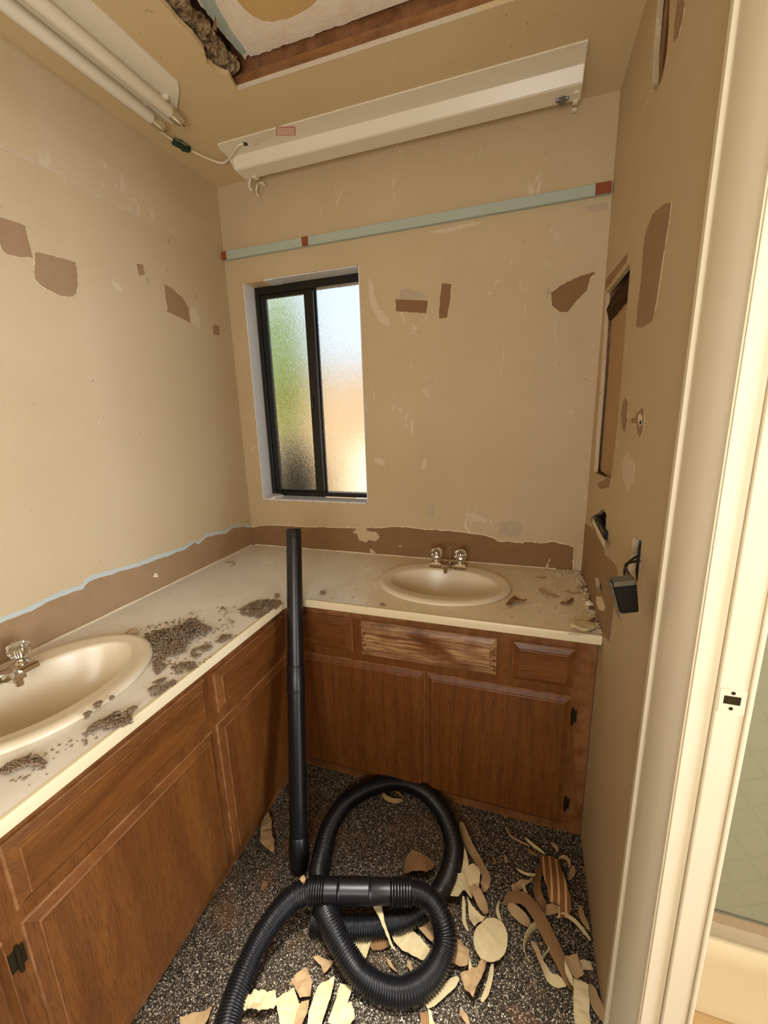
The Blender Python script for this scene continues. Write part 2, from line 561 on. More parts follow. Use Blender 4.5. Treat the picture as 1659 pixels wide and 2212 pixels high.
# right wall with its torn openings
holes_px = {
    'cabinet_recess': [(1309, 634), (1319, 622), (1340, 596), (1359, 571), (1361, 583), (1352, 690), (1340, 850), (1328, 970), (1320, 1036), (1302, 1030), (1283, 1022), (1287, 960), (1297, 830), (1304, 720)],
    'outlet': [(1368, 1161), (1376, 1160), (1386, 1170), (1383, 1198), (1377, 1254), (1374, 1264), (1362, 1262), (1359, 1230), (1365, 1178)],
    'switch': [(1273, 1118), (1287, 1113), (1303, 1098), (1310, 1112), (1308, 1140), (1305.5, 1170), (1284, 1147), (1276, 1126)],
    'small': [(1286, 1248), (1293, 1250), (1299, 1262), (1302, 1280), (1296, 1290), (1288, 1268)],
    'top': [(1418, 30), (1421, 2), (1425, -60), (1450, -60), (1447, 0), (1444, 60), (1440, 115), (1431, 167), (1417, 198), (1409, 186), (1411, 115)],
}
RH = {k: ragged(px_poly(v_, 'x', W), .01, .0015, i + 1) for i, (k, v_) in enumerate(holes_px.items())}
JY = -1.19                            # door jamb
wr = plate_mesh([(JY + .006, -.02), (.05, -.02), (.05, H), (RY, H), (RY, 2.055), (JY + .006, 2.055)], list(RH.values()), .013, 'x', W)
wall_right = struct('wall_right', wr, 'wall_paint')
wall_right2 = struct('wall_right.001', plate_mesh([(RY, -.02), (-2.02, -.02), (-2.02, 2.05), (RY, 2.05)], [], .05, 'x', W), 'wall_paint')
# the far side of that wall, seen through the openings
boxo('cavity_back', (W + .055, JY, 0), (W + .063, 0, H), 'brown_paper', wall_right, 0)
for yy in (-.045, -.50, -.93):
    boxo('stud', (W + .0135, yy - .019, 0), (W + .0545, yy + .019, H - .002), 'rough_fir_z', wall_right, .002)
wall_rear = struct('wall_rear', (lambda b: (box(b, (-.1, RY - .08, -.05), (1.66, RY, H)), b)[1])(bmesh.new()), 'wall_paint')
struct('wall_rear.001', (lambda b: (box(b, (1.58, -5.08, -.05), (5.68, -5.0, H)), box(b, (1.58, -5.0, -.05), (1.66, RY - .081, H)), b)[2])(bmesh.new()), 'tub_enamel')
# shower room shell
struct('wall_shower_outer', (lambda b: (box(b, (5.6, -5.0, -.05), (5.68, .1, H)), b)[1])(bmesh.new()), 'tub_enamel')
struct('wall_shower_back', (lambda b: (box(b, (W + .065, -.16, 0), (5.6, -.08, H)), b)[1])(bmesh.new()), 'shower_tile')
struct('wall_shower_left', (lambda b: (box(b, (W + .064, JY, 0), (W + .074, -.08, H)), b)[1])(bmesh.new()), 'tub_enamel')

# ceiling with the opened hole
edge_l = px_poly([(523, 204), (504, 180), (494, 163), (473, 156), (446, 135), (441, 109), (417, 77), (388, 50), (366, 22), (345, 0)], 'z', H)
hole_c = [(1.45, -.451), (1.2, -.450), (.9, -.449)] + [(.452, -.447)] + edge_l[1:] + [(.47, -1.0), (.455, -1.4), (1.45, -1.4)]
hole_c = ragged(hole_c, .012, .003, 11, sel=set(range(3, 15)))
ceiling = struct('ceiling', plate_mesh([(-.1, -5.05), (5.7, -5.05), (5.7, .1), (-.1, .1)], [hole_c], .013, 'z', H), 'ceiling_paint')
# light cut edge of the plasterboard
boxo('cut_edge', (.456, -.4500, H - .0005), (1.455, -.4485, H + .0128), 'gypsum', ceiling, 0)
boxo('ledger', (.43, -.447, H + .0135), (1.5, -.41, H + .042), 'rough_fir_x', ceiling, .002)
boxo('joist', (.43, -.436, H + .0425), (1.5, -.398, H + .16), 'rough_fir_z', ceiling, .003)
ZP = H + .078
pl = px_poly([(429, 0), (444, 22), (468, 55), (497, 90), (520, 116), (530, 130), (536, 118), (541, 122), (560, 118), (590, 106), (620, 96), (650, 86), (690, 70), (715, 62), (780, 38), (900, -5)], 'z', ZP)
pl[0] = (.497, -.80)
bpoly = ragged([(.50, -1.45)] + pl + [(1.5, -.436), (1.5, -1.45)], .012, .004, 5, sel=set(range(1, 15)))
obj('torn_board', plate_mesh(bpoly, [], .012, 'z', ZP), 'white_board', ceiling)
tl = [(.536, -1.2), (.497, -1.2)] + px_poly([(431, 0), (446, 24), (468, 55), (497, 90), (522, 119), (533, 112), (519, 92), (500, 66), (480, 34), (464, 0)], 'z', ZP)
obj('paper_strip', plate_mesh(ragged(tl, .012, .003, 2), [], -.001, 'z', ZP), 'teal_primer', ceiling)
tb = px_poly([(512, -40), (512, 0), (526, 17), (545, 33), (568, 44), (590, 46), (620, 40), (650, 26), (672, 13), (690, -6), (760, -40), (700, -120), (560, -120)], 'z', ZP)
obj('paper_patch', plate_mesh(ragged(tb, .02, .002, 4), [], -.001, 'z', ZP), 'tan_board', ceiling)
boxo('sky_block_lid', (-.1, -5.05, H + .2), (5.7, .1, H + .22), 'rough_fir_x', ceiling, 0)  # unseen lid added to keep sky out of the ceiling hole
for a_, b_ in (((-.1, -5.05), (-.08, .1)), ((5.68, -5.05), (5.7, .1)), ((-.08, .08), (5.68, .1)), ((-.08, -5.05), (5.68, -5.03))):
    boxo('sky_block_side', (a_[0], a_[1], H + .0135), (b_[0], b_[1], H + .199), 'rough_fir_z', ceiling, 0)  # unseen sides added under the lid, closing off the sky all round
boxo('joist', (.33, -1.6, H + .0135), (.37, -.44, H + .16), 'rough_fir_z', ceiling, .003)  # extra joist added left of the insulation to stop sky leaking past it
bm = bmesh.new()
flap = [at(1 * a, b, 'z', H + .03) for a, b in ((459, 62), (463, 45), (466, 33), (468, 48), (468, 68))]
rings_loft(bm, [[q + Vector((0, 0, dz)) for q in flap] for dz in (0, .002)])
obj('paper_flap', bm, 'brown_paper_dark', ceiling)


def lump(name, a, b, width, height, mat, parent=None, n=120, m_=18, seed=0, base=0, amp=.02):
    """uneven fibrous roll between a and b"""
    a, b = Vector(a), Vector(b); bm = bmesh.new(); rings = []
    d = (b - a).normalized(); side = d.cross(Vector((0, 0, 1))).normalized(); up = side.cross(d)
    for i in range(n + 1):
        c_ = a.lerp(b, i / n); ring = []
        for j in range(m_):
            th_ = 2 * math.pi * j / m_
            q = c_ + side * math.cos(th_) * width / 2 + up * math.sin(th_) * height / 2
            k = noise.noise(q * 26 + Vector((seed, 0, 0))) + .8 * noise.noise(q * 75) + .8 * noise.noise(q * 170)
            ring.append(q + (q - c_).normalized() * k * amp)
        rings.append(ring)
    rings_loft(bm, rings)
    return obj(name, bm, mat, parent, kind='stuff')


o = lump('insulation', (.450, -1.40, H + .052), (.436, -.470, H + .048), .085, .05, 'insulation', None, 320, 30, 1, amp=.012)
tag(o, 'brown mottled fibrous insulation along the left side of the ceiling hole', 'insulation', kind='stuff')
o = lump('insulation', (W + .03, -.575, H - .02), (W + .03, -.545, 2.17), .024, .05, 'grey_insulation', None, 90, 14, 4, amp=.011)
tag(o, 'grey lumpy insulation showing in the tall slit high in the right wall', 'insulation', kind='stuff')
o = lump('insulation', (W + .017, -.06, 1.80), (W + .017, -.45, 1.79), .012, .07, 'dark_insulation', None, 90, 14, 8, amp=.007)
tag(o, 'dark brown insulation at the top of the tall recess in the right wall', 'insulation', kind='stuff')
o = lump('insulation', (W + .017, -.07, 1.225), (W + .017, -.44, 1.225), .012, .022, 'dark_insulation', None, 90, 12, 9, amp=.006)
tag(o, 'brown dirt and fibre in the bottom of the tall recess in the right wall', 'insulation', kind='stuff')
boxo('blocking', (W + .0135, -.47, 1.165), (W + .054, -.066, 1.212), 'rough_fir_z', wall_right, .002)


def patch(wall, ax, val, pts, seed, mat='brown_paper', rim=.0006, sgn=1, name='torn_patch'):
    poly = px_poly(pts, ax, val)
    p1 = ragged(poly, .008, .0012, seed)
    g = ragged(grow(poly, rim), .006, .0022, seed + 40)
    n_ = {'x': 1 if val < .5 else -1, 'y': -1}[ax]
    tp = obj(name, plate_mesh(p1, [], .0009 * n_, ax, val), mat, wall)
    obj('paper_rim', plate_mesh(g, [], .0005 * n_, ax, val), 'paper_edge', tp)


LP = [[(0, 469), (39, 481), (54, 487), (60, 518), (71, 557), (39, 555), (14, 549), (6, 542), (0, 527), (-40, 510), (-40, 462)],
      [(74, 548), (80, 544), (136, 558), (163, 567), (167, 593), (168, 611), (164, 635), (157, 640), (145, 641), (127, 638), (90, 618), (75, 602)],
      [(294, 570), (309, 572), (313, 593), (300, 596)],
      [(354, 612), (374, 625), (395, 644), (407, 665), (411, 698), (392, 688), (360, 673), (362, 665), (357, 641)],
      [(460, 702), (473, 704), (474, 725), (461, 723)]]
for i, q in enumerate(LP): patch(wall_left, 'x', 0.0, q, i)
BP = [[(854, 647), (924, 649), (921, 677), (855.5, 672)],
      [(955, 611), (975, 614), (972, 652), (965, 687), (948, 688), (950, 645)],
      [(1190, 632), (1216, 614), (1249, 598), (1285, 587), (1284, 592), (1275, 600), (1268, 627), (1245, 650), (1226, 674), (1210, 674), (1192, 660)]]
for i, q in enumerate(BP): patch(wall_back, 'y', 0.0, q, 10 + i, 'brown_paper_dark')
RP = [[(1440, 437), (1451, 436), (1446, 478), (1432, 563), (1419, 653), (1410, 693), (1387, 708), (1375, 707), (1377, 671), (1386, 599), (1391, 530), (1395, 503), (1411, 461)],
      [(1464, 0), (1480, 0), (1477, 35), (1466, 78), (1456, 92), (1457, 58)],
      [(1309, 604), (1357, 545), (1355, 566), (1337, 588), (1322, 610), (1308, 626)],
      [(1353, 858), (1357, 869), (1354.5, 918), (1350, 936), (1344.5, 926), (1342, 895), (1346, 868)],
      [(1387.5, 881), (1391, 888), (1392, 911), (1389, 934), (1383, 946), (1377.5, 934), (1376, 915), (1367, 915), (1361, 907), (1374, 898), (1377, 891)],
      [(1289, 1046), (1311, 1033), (1320, 1036), (1318, 1052), (1298, 1057)]]
for i, q in enumerate(RP): patch(wall_right, 'x', W, q, 20 + i, 'brown_paper')
boxo('recess_back', (W + .022, -.478, 1.213), (W + .028, -.066, 1.83), 'recess_board', wall_right, 0)
obj('plaster_hole', plate_mesh(ragged(px_poly([(1380, 897), (1384, 893), (1388, 900), (1388, 918), (1382, 922), (1380, 912)], 'x', W), .006, .001, 3), [], -.0015, 'x', W), 'paper_edge', wall_right)
obj('screw_hole', plate_mesh(px_poly([(1383, 911), (1387, 907), (1388, 914), (1384, 919)], 'x', W), [], -.002, 'x', W), 'screw_hole', wall_right)

# bared brown paper where the splashback came off
sb_back = [(543.5, 1139), (580, 1135), (619, 1136), (660, 1139), (729, 1140), (763, 1141), (821, 1141), (848, 1138), (880, 1139), (914, 1144), (969, 1146.5), (1011, 1152), (1041, 1156), (1065, 1162), (1077, 1170), (1101, 1170), (1128.5, 1174), (1134.5, 1170), (1168, 1174), (1195, 1170), (1222, 1177), (1238.5, 1182), (1237, 1224)]
u = px_poly(sb_back, 'y', 0); u[0] = (.001, u[0][1])
poly = ragged(u, .012, .0022, 31, sel=set(range(len(u) - 1))) + [(u[-1][0], ZC - .02), (.001, ZC - .02)]
obj('paper_rim', plate_mesh(ragged(grow(u + [(u[-1][0], ZC - .02), (.001, ZC - .02)], .004), .01, .003, 77), [], -.0005, 'y', 0), 'paper_edge', wall_back)
obj('bare_paper_strip', plate_mesh(poly, [], -.001, 'y', 0), 'brown_paper_dark', wall_back)
for q, s_ in (([(771, 1140), (789, 1139), (794, 1147), (813, 1149), (820, 1160), (812, 1169), (797, 1166), (791, 1172), (776, 1166), (771, 1152), (762, 1151)], 1),
              ([(800, 1185), (806, 1187), (812, 1195), (799, 1194)], 2), ([(860, 1179), (867, 1178), (868, 1181), (861, 1181)], 3), ([(929, 1130), (945, 1140), (938, 1155), (930, 1150)], 4)):
    if s_ < 4: obj('paint_remnant', plate_mesh(ragged(px_poly(q, 'y', 0), .006, .0015, s_), [], -.0018, 'y', 0), 'wall_paint', wall_back)
sb_left = [(0, 1347), (30, 1335), (67.5, 1320), (91, 1308), (121.5, 1293), (152, 1281), (179, 1273), (192, 1256), (230, 1244), (260, 1234), (294, 1225), (311, 1219), (338, 1209), (371, 1198), (398, 1188), (419, 1173), (430, 1176), (446, 1160), (469, 1155), (486, 1153), (503, 1141), (520, 1138), (540, 1141)]
u = px_poly(sb_left, 'x', 0); u[-1] = (-.001, u[-1][1])
blue = [(-2.2, u[0][1])] + [(a, b + .016 + .006 * noise.noise(Vector((a * 6, 3, 0)))) for a, b in u] + [(-.001, ZC), (-2.2, ZC)]
obj('blue_skim_edge', plate_mesh(ragged(blue, .02, .002, 8), [], .0005, 'x', 0), 'blue_skim', wall_left)
poly = [(-2.2, u[0][1])] + ragged(u, .012, .003, 33, sel=set(range(len(u) - 1))) + [(-.001, ZC - .02), (-2.2, ZC - .02)]
obj('bare_paper_strip', plate_mesh(poly, [], .001, 'x', 0), 'brown_paper', wall_left)
obj('paint_remnant', plate_mesh(ragged(px_poly([(330, 1246), (334, 1237), (340, 1240), (341, 1248)], 'x', 0), .006, .001, 5), [], .0018, 'x', 0), 'paper_edge', wall_left)
sb_right = [(1262, 1126), (1280, 1141), (1289, 1157), (1303, 1183), (1307, 1199), (1331, 1221), (1335, 1237), (1334, 1262), (1327, 1306), (1318, 1387), (1310, 1380), (1304, 1371)]
u = px_poly(sb_right, 'x', W); u[0] = (-.001, u[0][1])
poly = ragged(u + [(-.56, ZC - .02), (-.001, ZC - .02)], .012, .002, 35, sel=set(range(10)))
sm = px_poly(holes_px['small'], 'x', W)
obj('bare_paper_strip', plate_mesh(poly, [RH['small']], -.001, 'x', W), 'brown_paper', wall_right)
obj('plaster_patch', plate_mesh(ragged(px_poly([(1290, 1288), (1301, 1289), (1305, 1300), (1309, 1312), (1304, 1320), (1295, 1318), (1289, 1302)], 'x', W), .006, .002, 6), [], -.002, 'x', W), 'paper_edge', wall_right)
# plaster remains down the back right corner
obj('plaster_patch', plate_mesh(ragged([(1.594, ZC), (W, ZC), (W, .915), (1.596, .92)], .01, .002, 9), [], -.0012, 'y', 0), 'plaster_band', wall_back)
# old cove scar on the right wall
sc_ = px_poly([(1408, 196), (1370, 300), (1345, 355), (1325, 398)], 'x', W)
bm = bmesh.new(); tube(bm, [Vector((W, a, b)) for a, b in ragged(sc_, .015, .002, 4, sel={0, 1, 2})][:-1], .002, 6)
obj('broken_plaster_edge', bm, 'wall_paint', wall_right)

simple('smear_pale', '#d8cbb0', .8, c2='#c8b592', scale=70, spec=.2)
simple('smear_grey', '#a89c8c', .8, c2='#c4b090', scale=60, spec=.2)
SM = [('y', 0, [(797, 600), (806, 610), (808, 640), (822, 668), (842, 690), (840, 704), (822, 698), (806, 672), (797, 650)], 'smear_pale'),
      ('y', 0, [(864, 626), (880, 622), (900, 628), (924, 643), (924, 646), (862, 645)], 'smear_grey'),
      ('y', 0, [(1074, 1130), (1092, 1126), (1124, 1128), (1128, 1152), (1116, 1160), (1080, 1154)], 'smear_grey'),
      ('y', 0, [(808, 988), (820, 988), (830, 996), (832, 1008), (824, 1004), (812, 1000)], 'smear_pale'),
      ('y', 0, [(913, 992), (921, 989), (921, 998), (914, 1016), (911, 1014)], 'smear_pale'),
      ('y', 0, [(926, 1088), (934, 1086), (940, 1112), (930, 1122), (924, 1108)], 'smear_grey'),
      ('y', 0, [(1004, 1112), (1030, 1110), (1054, 1120), (1052, 1132), (1028, 1126)], 'smear_pale'),
      ('y', 0, [(1178, 622), (1188, 620), (1190, 640), (1180, 642)], 'smear_grey'),
      ('y', 0, [(930, 500), (960, 494), (1000, 484), (1040, 478), (1036, 484), (990, 496), (950, 506)], 'smear_pale'),
      ('y', 0, [(1262, 446), (1300, 438), (1314, 440), (1312, 452), (1270, 458)], 'smear_grey'),
      ('x', 0, [(412, 660), (424, 668), (432, 690), (430, 708), (418, 702), (412, 690)], 'smear_pale'),
      ('x', 0, [(240, 604), (252, 610), (266, 626), (262, 632), (250, 624)], 'smear_pale'),
      ('x', 0, [(314, 596), (322, 598), (324, 618), (318, 614)], 'smear_grey'),
      ('x', W, [(1345, 990), (1356, 980), (1372, 1000), (1368, 1040), (1356, 1060), (1344, 1030)], 'smear_pale')]
for i, (ax_, val_, pts_, mt_) in enumerate(SM):
    w_ = wall_back if ax_ == 'y' else (wall_left if val_ == 0 else wall_right)
    n_ = {'y': -1}.get(ax_, 1 if val_ == 0 else -1)
    obj('plaster_smear', plate_mesh(ragged(px_poly(pts_, ax_, val_), .006, .005, 60 + i), [], .0003 * n_, ax_, val_), mt_, w_)

# timber cleat left from the luminous ceiling
cl = thing('wall_cleat', 'pale teal painted timber cleat running across the back wall above the window', 'cleat', (.8, -.01, 2.178))
boxo('rail', (.004, -.021, 2.178), (W - .006, -.0005, 2.213), 'teal_primer', cl, .0015)
for xa, xb in ((.004, .030), (.421, .451), (1.563, 1.612)):
    boxo('bare_spot', (xa, -.0216, 2.1775), (xb, -.0205, 2.2135), 'bare_redwood', cl, 0)

# ------------------------------------------------------------------ window
win = thing('window_1', None, None, ((WX0 + WX1) / 2, .09, WZ0), kind='structure')
FX0, FX1, FZ0, FZ1 = .096, .668, 1.060, 2.075


def bars(parent, name, x0, x1, z0, z1, ya, yb, wl, wr, wt, wb, mat='window_frame_black'):
    bm = bmesh.new()
    box(bm, (x0, ya, z0), (x0 + wl, yb, z1), .002); box(bm, (x1 - wr, ya, z0), (x1, yb, z1), .002)
    box(bm, (x0 + wl, ya + .0005, z1 - wt), (x1 - wr, yb - .0005, z1), .002); box(bm, (x0 + wl, ya + .0005, z0), (x1 - wr, yb - .0005, z0 + wb), .002)
    return obj(name, bm, mat, parent)


frame = bars(win, 'frame', FX0, FX1, FZ0, FZ1, .080, .128, .020, .020, .034, .022)
gl_ = [at(*p_, 'y', .095) for p_ in ((577.5, 646.6), (658.7, 636), (608, 1055), (684, 1057.5))]
gr_ = [at(*p_, 'y', .112) for p_ in ((686, 628), (772, 617), (705, 1060), (788, 1063))]
lx0, lx1, lz0, lz1 = (gl_[0].x + gl_[2].x) / 2, (gl_[1].x + gl_[3].x) / 2, gl_[2].z, gl_[0].z
rx0, rx1, rz0, rz1 = (gr_[0].x + gr_[2].x) / 2, FX1 - .02, gr_[2].z, gr_[0].z
sash = bars(win, 'sash', FX0 + .021, rx0 - .006, FZ0 + .0225, FZ1 - .0345, .085, .105, lx0 - FX0 - .021, rx0 - .006 - lx1, FZ1 - .0345 - lz1, lz0 - FZ0 - .0225)
boxo('mullion', (rx0 - .012, .108, FZ0 + .022), (rx0, .122, FZ1 - .035), 'window_frame_black', win, .002)
boxo('latch', (lx1 + .006, .077, 1.50), (lx1 + .016, .084, 1.56), 'black_plastic', win, .002)
boxo('pane', (lx0 - .004, .092, lz0 - .004), (lx1 + .004, .096, lz1 + .004), 'obscure_glass', sash, 0)
boxo('pane', (rx0 - .004, .111, FZ0 + .02), (rx1 + .004, .115, FZ1 - .032), 'obscure_glass', frame, 0)
# reveal: painted side, tiled head and tiled sill
boxo('reveal_side', (WX0, .001, WZ0 + .002), (WX0 + .003, .08, WZ1 - .002), 'reveal_white', win, 0)
boxo('reveal_side', (WX1 - .003, .001, WZ0 + .002), (WX1, .08, WZ1 - .002), 'reveal_white', win, 0)
xs = [WX0 + .004, .20, .255, .47, WX1 - .004]
for i in range(4):
    boxo('tile', (xs[i], .001, WZ1 - .005 - (.003 if i == 1 else 0)), (xs[i + 1] - .0025, .08, WZ1 - .0005), 'tile_peach' if i == 0 else 'tile_white', win, .001)
n_t = 6
for i in range(n_t):
    a = WX0 + .004 + (WX1 - WX0 - .008) * i / n_t
    boxo('tile', (a, -.001, WZ0 + .0005), (a + (WX1 - WX0 - .008) / n_t - .003, .079, WZ0 + .0075 + random.uniform(-.0005, .0005)), 'tile_white', win, .0012)

# outdoors beyond the obscure glass
struct('ground', (lambda b: (box(b, (-6, .2, -.3), (6, 9, -.2)), b)[1])(bmesh.new()), 'outside_ground')
fence = thing('garden_wall', 'tan rendered garden wall beyond the obscure window glass', 'wall', (-1.2, 3.0, -.2), kind='structure')
boxo('wall_body', (-5, 3.0, -.2), (3, 3.15, 1.96), 'outside_render', fence, .01)
boxo('coping', (-5, 2.97, 1.96), (3, 3.18, 2.0), 'outside_render', fence, .01)


def bush(name, c_, r, mat, label, seed, n=1500, leaf=.05):
    e = thing(name, label, 'shrub', (c_[0], c_[1], -.2))
    bm = bmesh.new(); rnd = random.Random(seed)
    for _ in range(n):
        d = Vector((rnd.gauss(0, 1), rnd.gauss(0, 1), rnd.gauss(0, 1))).normalized()
        q = Vector(c_) + Vector((d.x * r[0], d.y * r[1], d.z * r[2])) * rnd.uniform(.55, 1.0)
        a = Vector((rnd.gauss(0, 1), rnd.gauss(0, 1), rnd.gauss(0, 1))).normalized() * leaf
        b = a.cross(Vector((rnd.gauss(0, 1), rnd.gauss(0, 1), rnd.gauss(0, 1)))).normalized() * leaf * .5
        bm.faces.new([bm.verts.new(v_) for v_ in (q - a, q + b, q + a, q - b)])
    obj('foliage', bm, mat, e, 'keep', kind='stuff')
    bm = bmesh.new(); tube(bm, [Vector((c_[0], c_[1], -.2)), Vector((c_[0], c_[1], c_[2]))], .03, 8)
    obj('stem', bm, 'rough_fir_z', e)


bush('dark_shrub', (-.30, .98, .50), (.27, .26, .86), 'leaf_dark', 'dark green shrub low outside the left window pane', 3, 2200)
bush('lime_shrub', (-.74, 1.62, 1.9), (.24, .24, .8), 'leaf_lime', 'tall yellow green shrub outside the left edge of the window', 5, 1800)
bm = bmesh.new()
rings_loft(bm, [[Vector((x, y, z)) for y, z in ((1.42, -.198), (1.445, -.198), (1.90, 1.20), (1.875, 1.21))] for x in (-.10, .26)])
o = obj('glint_board', bm, 'outside_white')  # added board, tilted toward the sun to make the glint in the pane
tag(recenter(o), 'white board added outside the right window pane to make the sun glint', 'board')

# white chunk lying on the sill
bm = bmesh.new()
q = [at(x, y, 'z', WZ0 + .0085) for x, y in ((571, 1076), (590, 1067), (611, 1069), (613, 1073), (594, 1078), (580, 1079))]
rings_loft(bm, [[p_ + Vector((0, 0, dz * (1 + .8 * math.sin(i * 2.1)))) for i, p_ in enumerate(q)] for dz in (0, .009)])
o = obj('plaster_chip', bm, 'tile_white'); tag(recenter(o), 'broken white plaster chip in the left corner of the window sill', 'plaster chip')

# ------------------------------------------------------------------ door trim and shower room
door = thing('door_1', None, None, (W, JY, 0), kind='structure')
CY0 = -1.032
prof = [(CY0, 0), (CY0, -.010), (CY0 - .004, -.014), (CY0 - .020, -.015), (CY0 - .024, -.007), (CY0 - .030, -.006), (CY0 - .034, -.0115), (CY0 - .05, -.0135), (CY0 - .075, -.0135), (CY0 - .105, -.0115), (CY0 - .128, -.0075), (CY0 - .142, -.0035), (CY0 - .150, -.0022), (CY0 - .156, -.0022), (CY0 - .156, 0)]
bm = bmesh.new()
rings_loft(bm, [[Vector((W + x, y, z)) for y, x in prof] for z in (0, 1.0, 2.10)])
obj('casing', bm, 'trim_paint', door, True, auto=25)
bm = bmesh.new()
rings_loft(bm, [[Vector((W + x, y, z)) for (y, z), x in zip(((-1.19, 2.05), (-1.19, 2.11), (-2.1, 2.11), (-2.1, 2.05)), (0,) * 4)] for x in (-.013, 0)])
obj('head_casing', bm, 'trim_paint', door)
boxo('jamb', (W + .0005, JY, 0), (W + .0285, JY + .03, 2.05), 'trim_paint', door, .001)
boxo('stop', (W + .0295, JY - .006, 0), (W + .064, JY + .03, 2.05), 'trim_paint', door, .0016)
boxo('far_casing', (W + .0645, JY - .009, 0), (W + .071, JY + .05, 2.05), 'trim_paint', door, .0016)
boxo('jamb', (W - .01, -2.02, 0), (W + .055, -2.0, 2.05), 'trim_paint', door, .001)
boxo('head_jamb', (W, -2.0, 2.03), (W + .06, JY, 2.05), 'trim_paint', door, .001)
# strike plate in the jamb
sa, sb = at(1510, 1479, 'y', JY - .0065), at(1545, 1530, 'y', JY - .0065)
sx0, sx1, sz0, sz1 = W + .0315, W + .0625, sb.z - .004, sa.z
hole = [(sx0 + .005, sz0 + .014), (sx0 + .025, sz0 + .014), (sx0 + .025, sz1 - .010), (sx0 + .005, sz1 - .010)]
strike = obj('strike_plate', plate_mesh([(sx0, sz0), (sx1, sz0), (sx1, sz1), (sx0, sz1)], [hole], -.0012, 'y', JY - .0062), 'trim_paint', door, label='cream painted strike plate with a dark square latch hole')
boxo('latch_hole', (sx0 + .0052, JY - .0066, sz0 + .0142), (sx0 + .0248, JY - .0062, sz1 - .0102), 'dark_brass', strike, 0)
for zz in (sz0 + .008, sz1 - .005):
    bm = bmesh.new(); lathe(bm, [(.0026, 0), (.0026, .0006), (.001, .0008)], 10, Matrix.Translation((sx0 + .015, JY - .0073, zz)) @ Matrix.Rotation(math.pi / 2, 4, 'X'))
    obj('screw', bm, 'dark_bronze', strike)

tub = thing('bathtub', 'cream bathtub front below the sliding shower door', 'bathtub', (2.3, -.5, 0))
bm = bmesh.new()
prof = [(-.900, 0), (-.905, .03), (-.90, .16), (-.912, .19), (-.914, .235), (-.908, .247), (-.89, .25), (-.82, .25), (-.80, .24), (-.78, .08), (-.2, .08), (-.17, .25), (-.165, .25), (-.165, 0)]
rings_loft(bm, [[Vector((x, y, z)) for y, z in prof] for x in (W + .078, 2.88)])
obj('shell', bm, 'tub_enamel', tub, True, auto=40)
sd = thing('shower_door', 'sliding shower door with pale green obscured diamond glass in aluminium tracks', 'shower door', (2.3, -.88, .25))
bm = bmesh.new()
prof = [(-.903, .2505), (-.905, .262), (-.895, .268), (-.890, .278), (-.885, .300), (-.845, .304), (-.84, .2505)]
rings_loft(bm, [[Vector((x, y, z)) for y, z in prof] for x in (W + .079, 2.88)])
obj('bottom_track', bm, 'aluminium', sd)
boxo('top_track', (W + .079, -.90, 1.86), (2.88, -.84, 1.91), 'aluminium', sd, .002)
boxo('wall_channel', (W + .0795, -.895, .305), (W + .10, -.85, 1.859), 'aluminium', sd, .002)
boxo('glass_panel', (W + .101, -.878, .306), (2.32, -.873, 1.858), 'diamond_glass', sd, 0)
boxo('glass_panel', (2.25, -.862, .306), (2.879, -.857, 1.858), 'diamond_glass', sd, 0)
tb = thing('towel_bar', 'dark aluminium towel bar across the shower door glass', 'towel bar', (2.0, -.89, 1.26))
boxo('bar', (W + .115, -.900, 1.262), (2.3, -.886, 1.274), 'dark_aluminium', tb, .002)
boxo('lower_rail', (W + .115, -.898, 1.252), (2.3, -.890, 1.2575), 'bright_metal', tb, .001)
boxo('bracket', (W + .118, -.899, 1.25), (W + .13, -.8785, 1.278), 'dark_aluminium', tb, .001)
boxo('bracket', (2.285, -.899, 1.25), (2.297, -.8785, 1.278), 'dark_aluminium', tb, .001)

# ------------------------------------------------------------------ vanity cabinets
CX, CYF = .506, -.50


def profiled(name, parent, ax, face, u0, u1, v0, v1, mat, prof=None, swap=None):
    """door / drawer front standing proud of the plane ax=face, with a moulded edge"""
    prof = prof or [(0, 0), (0, .006), (.002, .0085), (.004, .0088), (.019, .0145), (.0205, .0150), (.022, .0190), (.0232, .0196), (.0246, .0196), (.032, .0190)]
    bm = bmesh.new(); rings = []
    for ins, dp in prof:
        q = [(u0 + ins, v0 + ins), (u1 - ins, v0 + ins), (u1 - ins, v1 - ins), (u0 + ins, v1 - ins)]
        rings.append([Vector((face + dp, a, b)) if ax == 'x' else Vector((a, face - dp, b)) for a, b in q])
    rings_loft(bm, rings)
    return obj(name, bm, mat, parent)


def hinge(parent, p_, ax, h=.055):
    bm = bmesh.new()
    a = Vector(p_)
    tube(bm, [a + Vector((0, 0, -h / 2)), a + Vector((0, 0, h / 2))], .0045, 10)
    tube(bm, [a + Vector((0, 0, -h / 2 - .004)), a + Vector((0, 0, -h / 2))], .003, 8)
    tube(bm, [a + Vector((0, 0, h / 2)), a + Vector((0, 0, h / 2 + .004))], .003, 8)
    if ax == 'x': box(bm, a + Vector((-.006, -.013, -h / 2 * .8)), a + Vector((-.003, .013, h / 2 * .8)), .001)
    else: box(bm, a + Vector((-.013, .003, -h / 2 * .8)), a + Vector((.013, .006, h / 2 * .8)), .001)
    obj('hinge', bm, 'dark_brass', parent)


ZT = ZC - .024


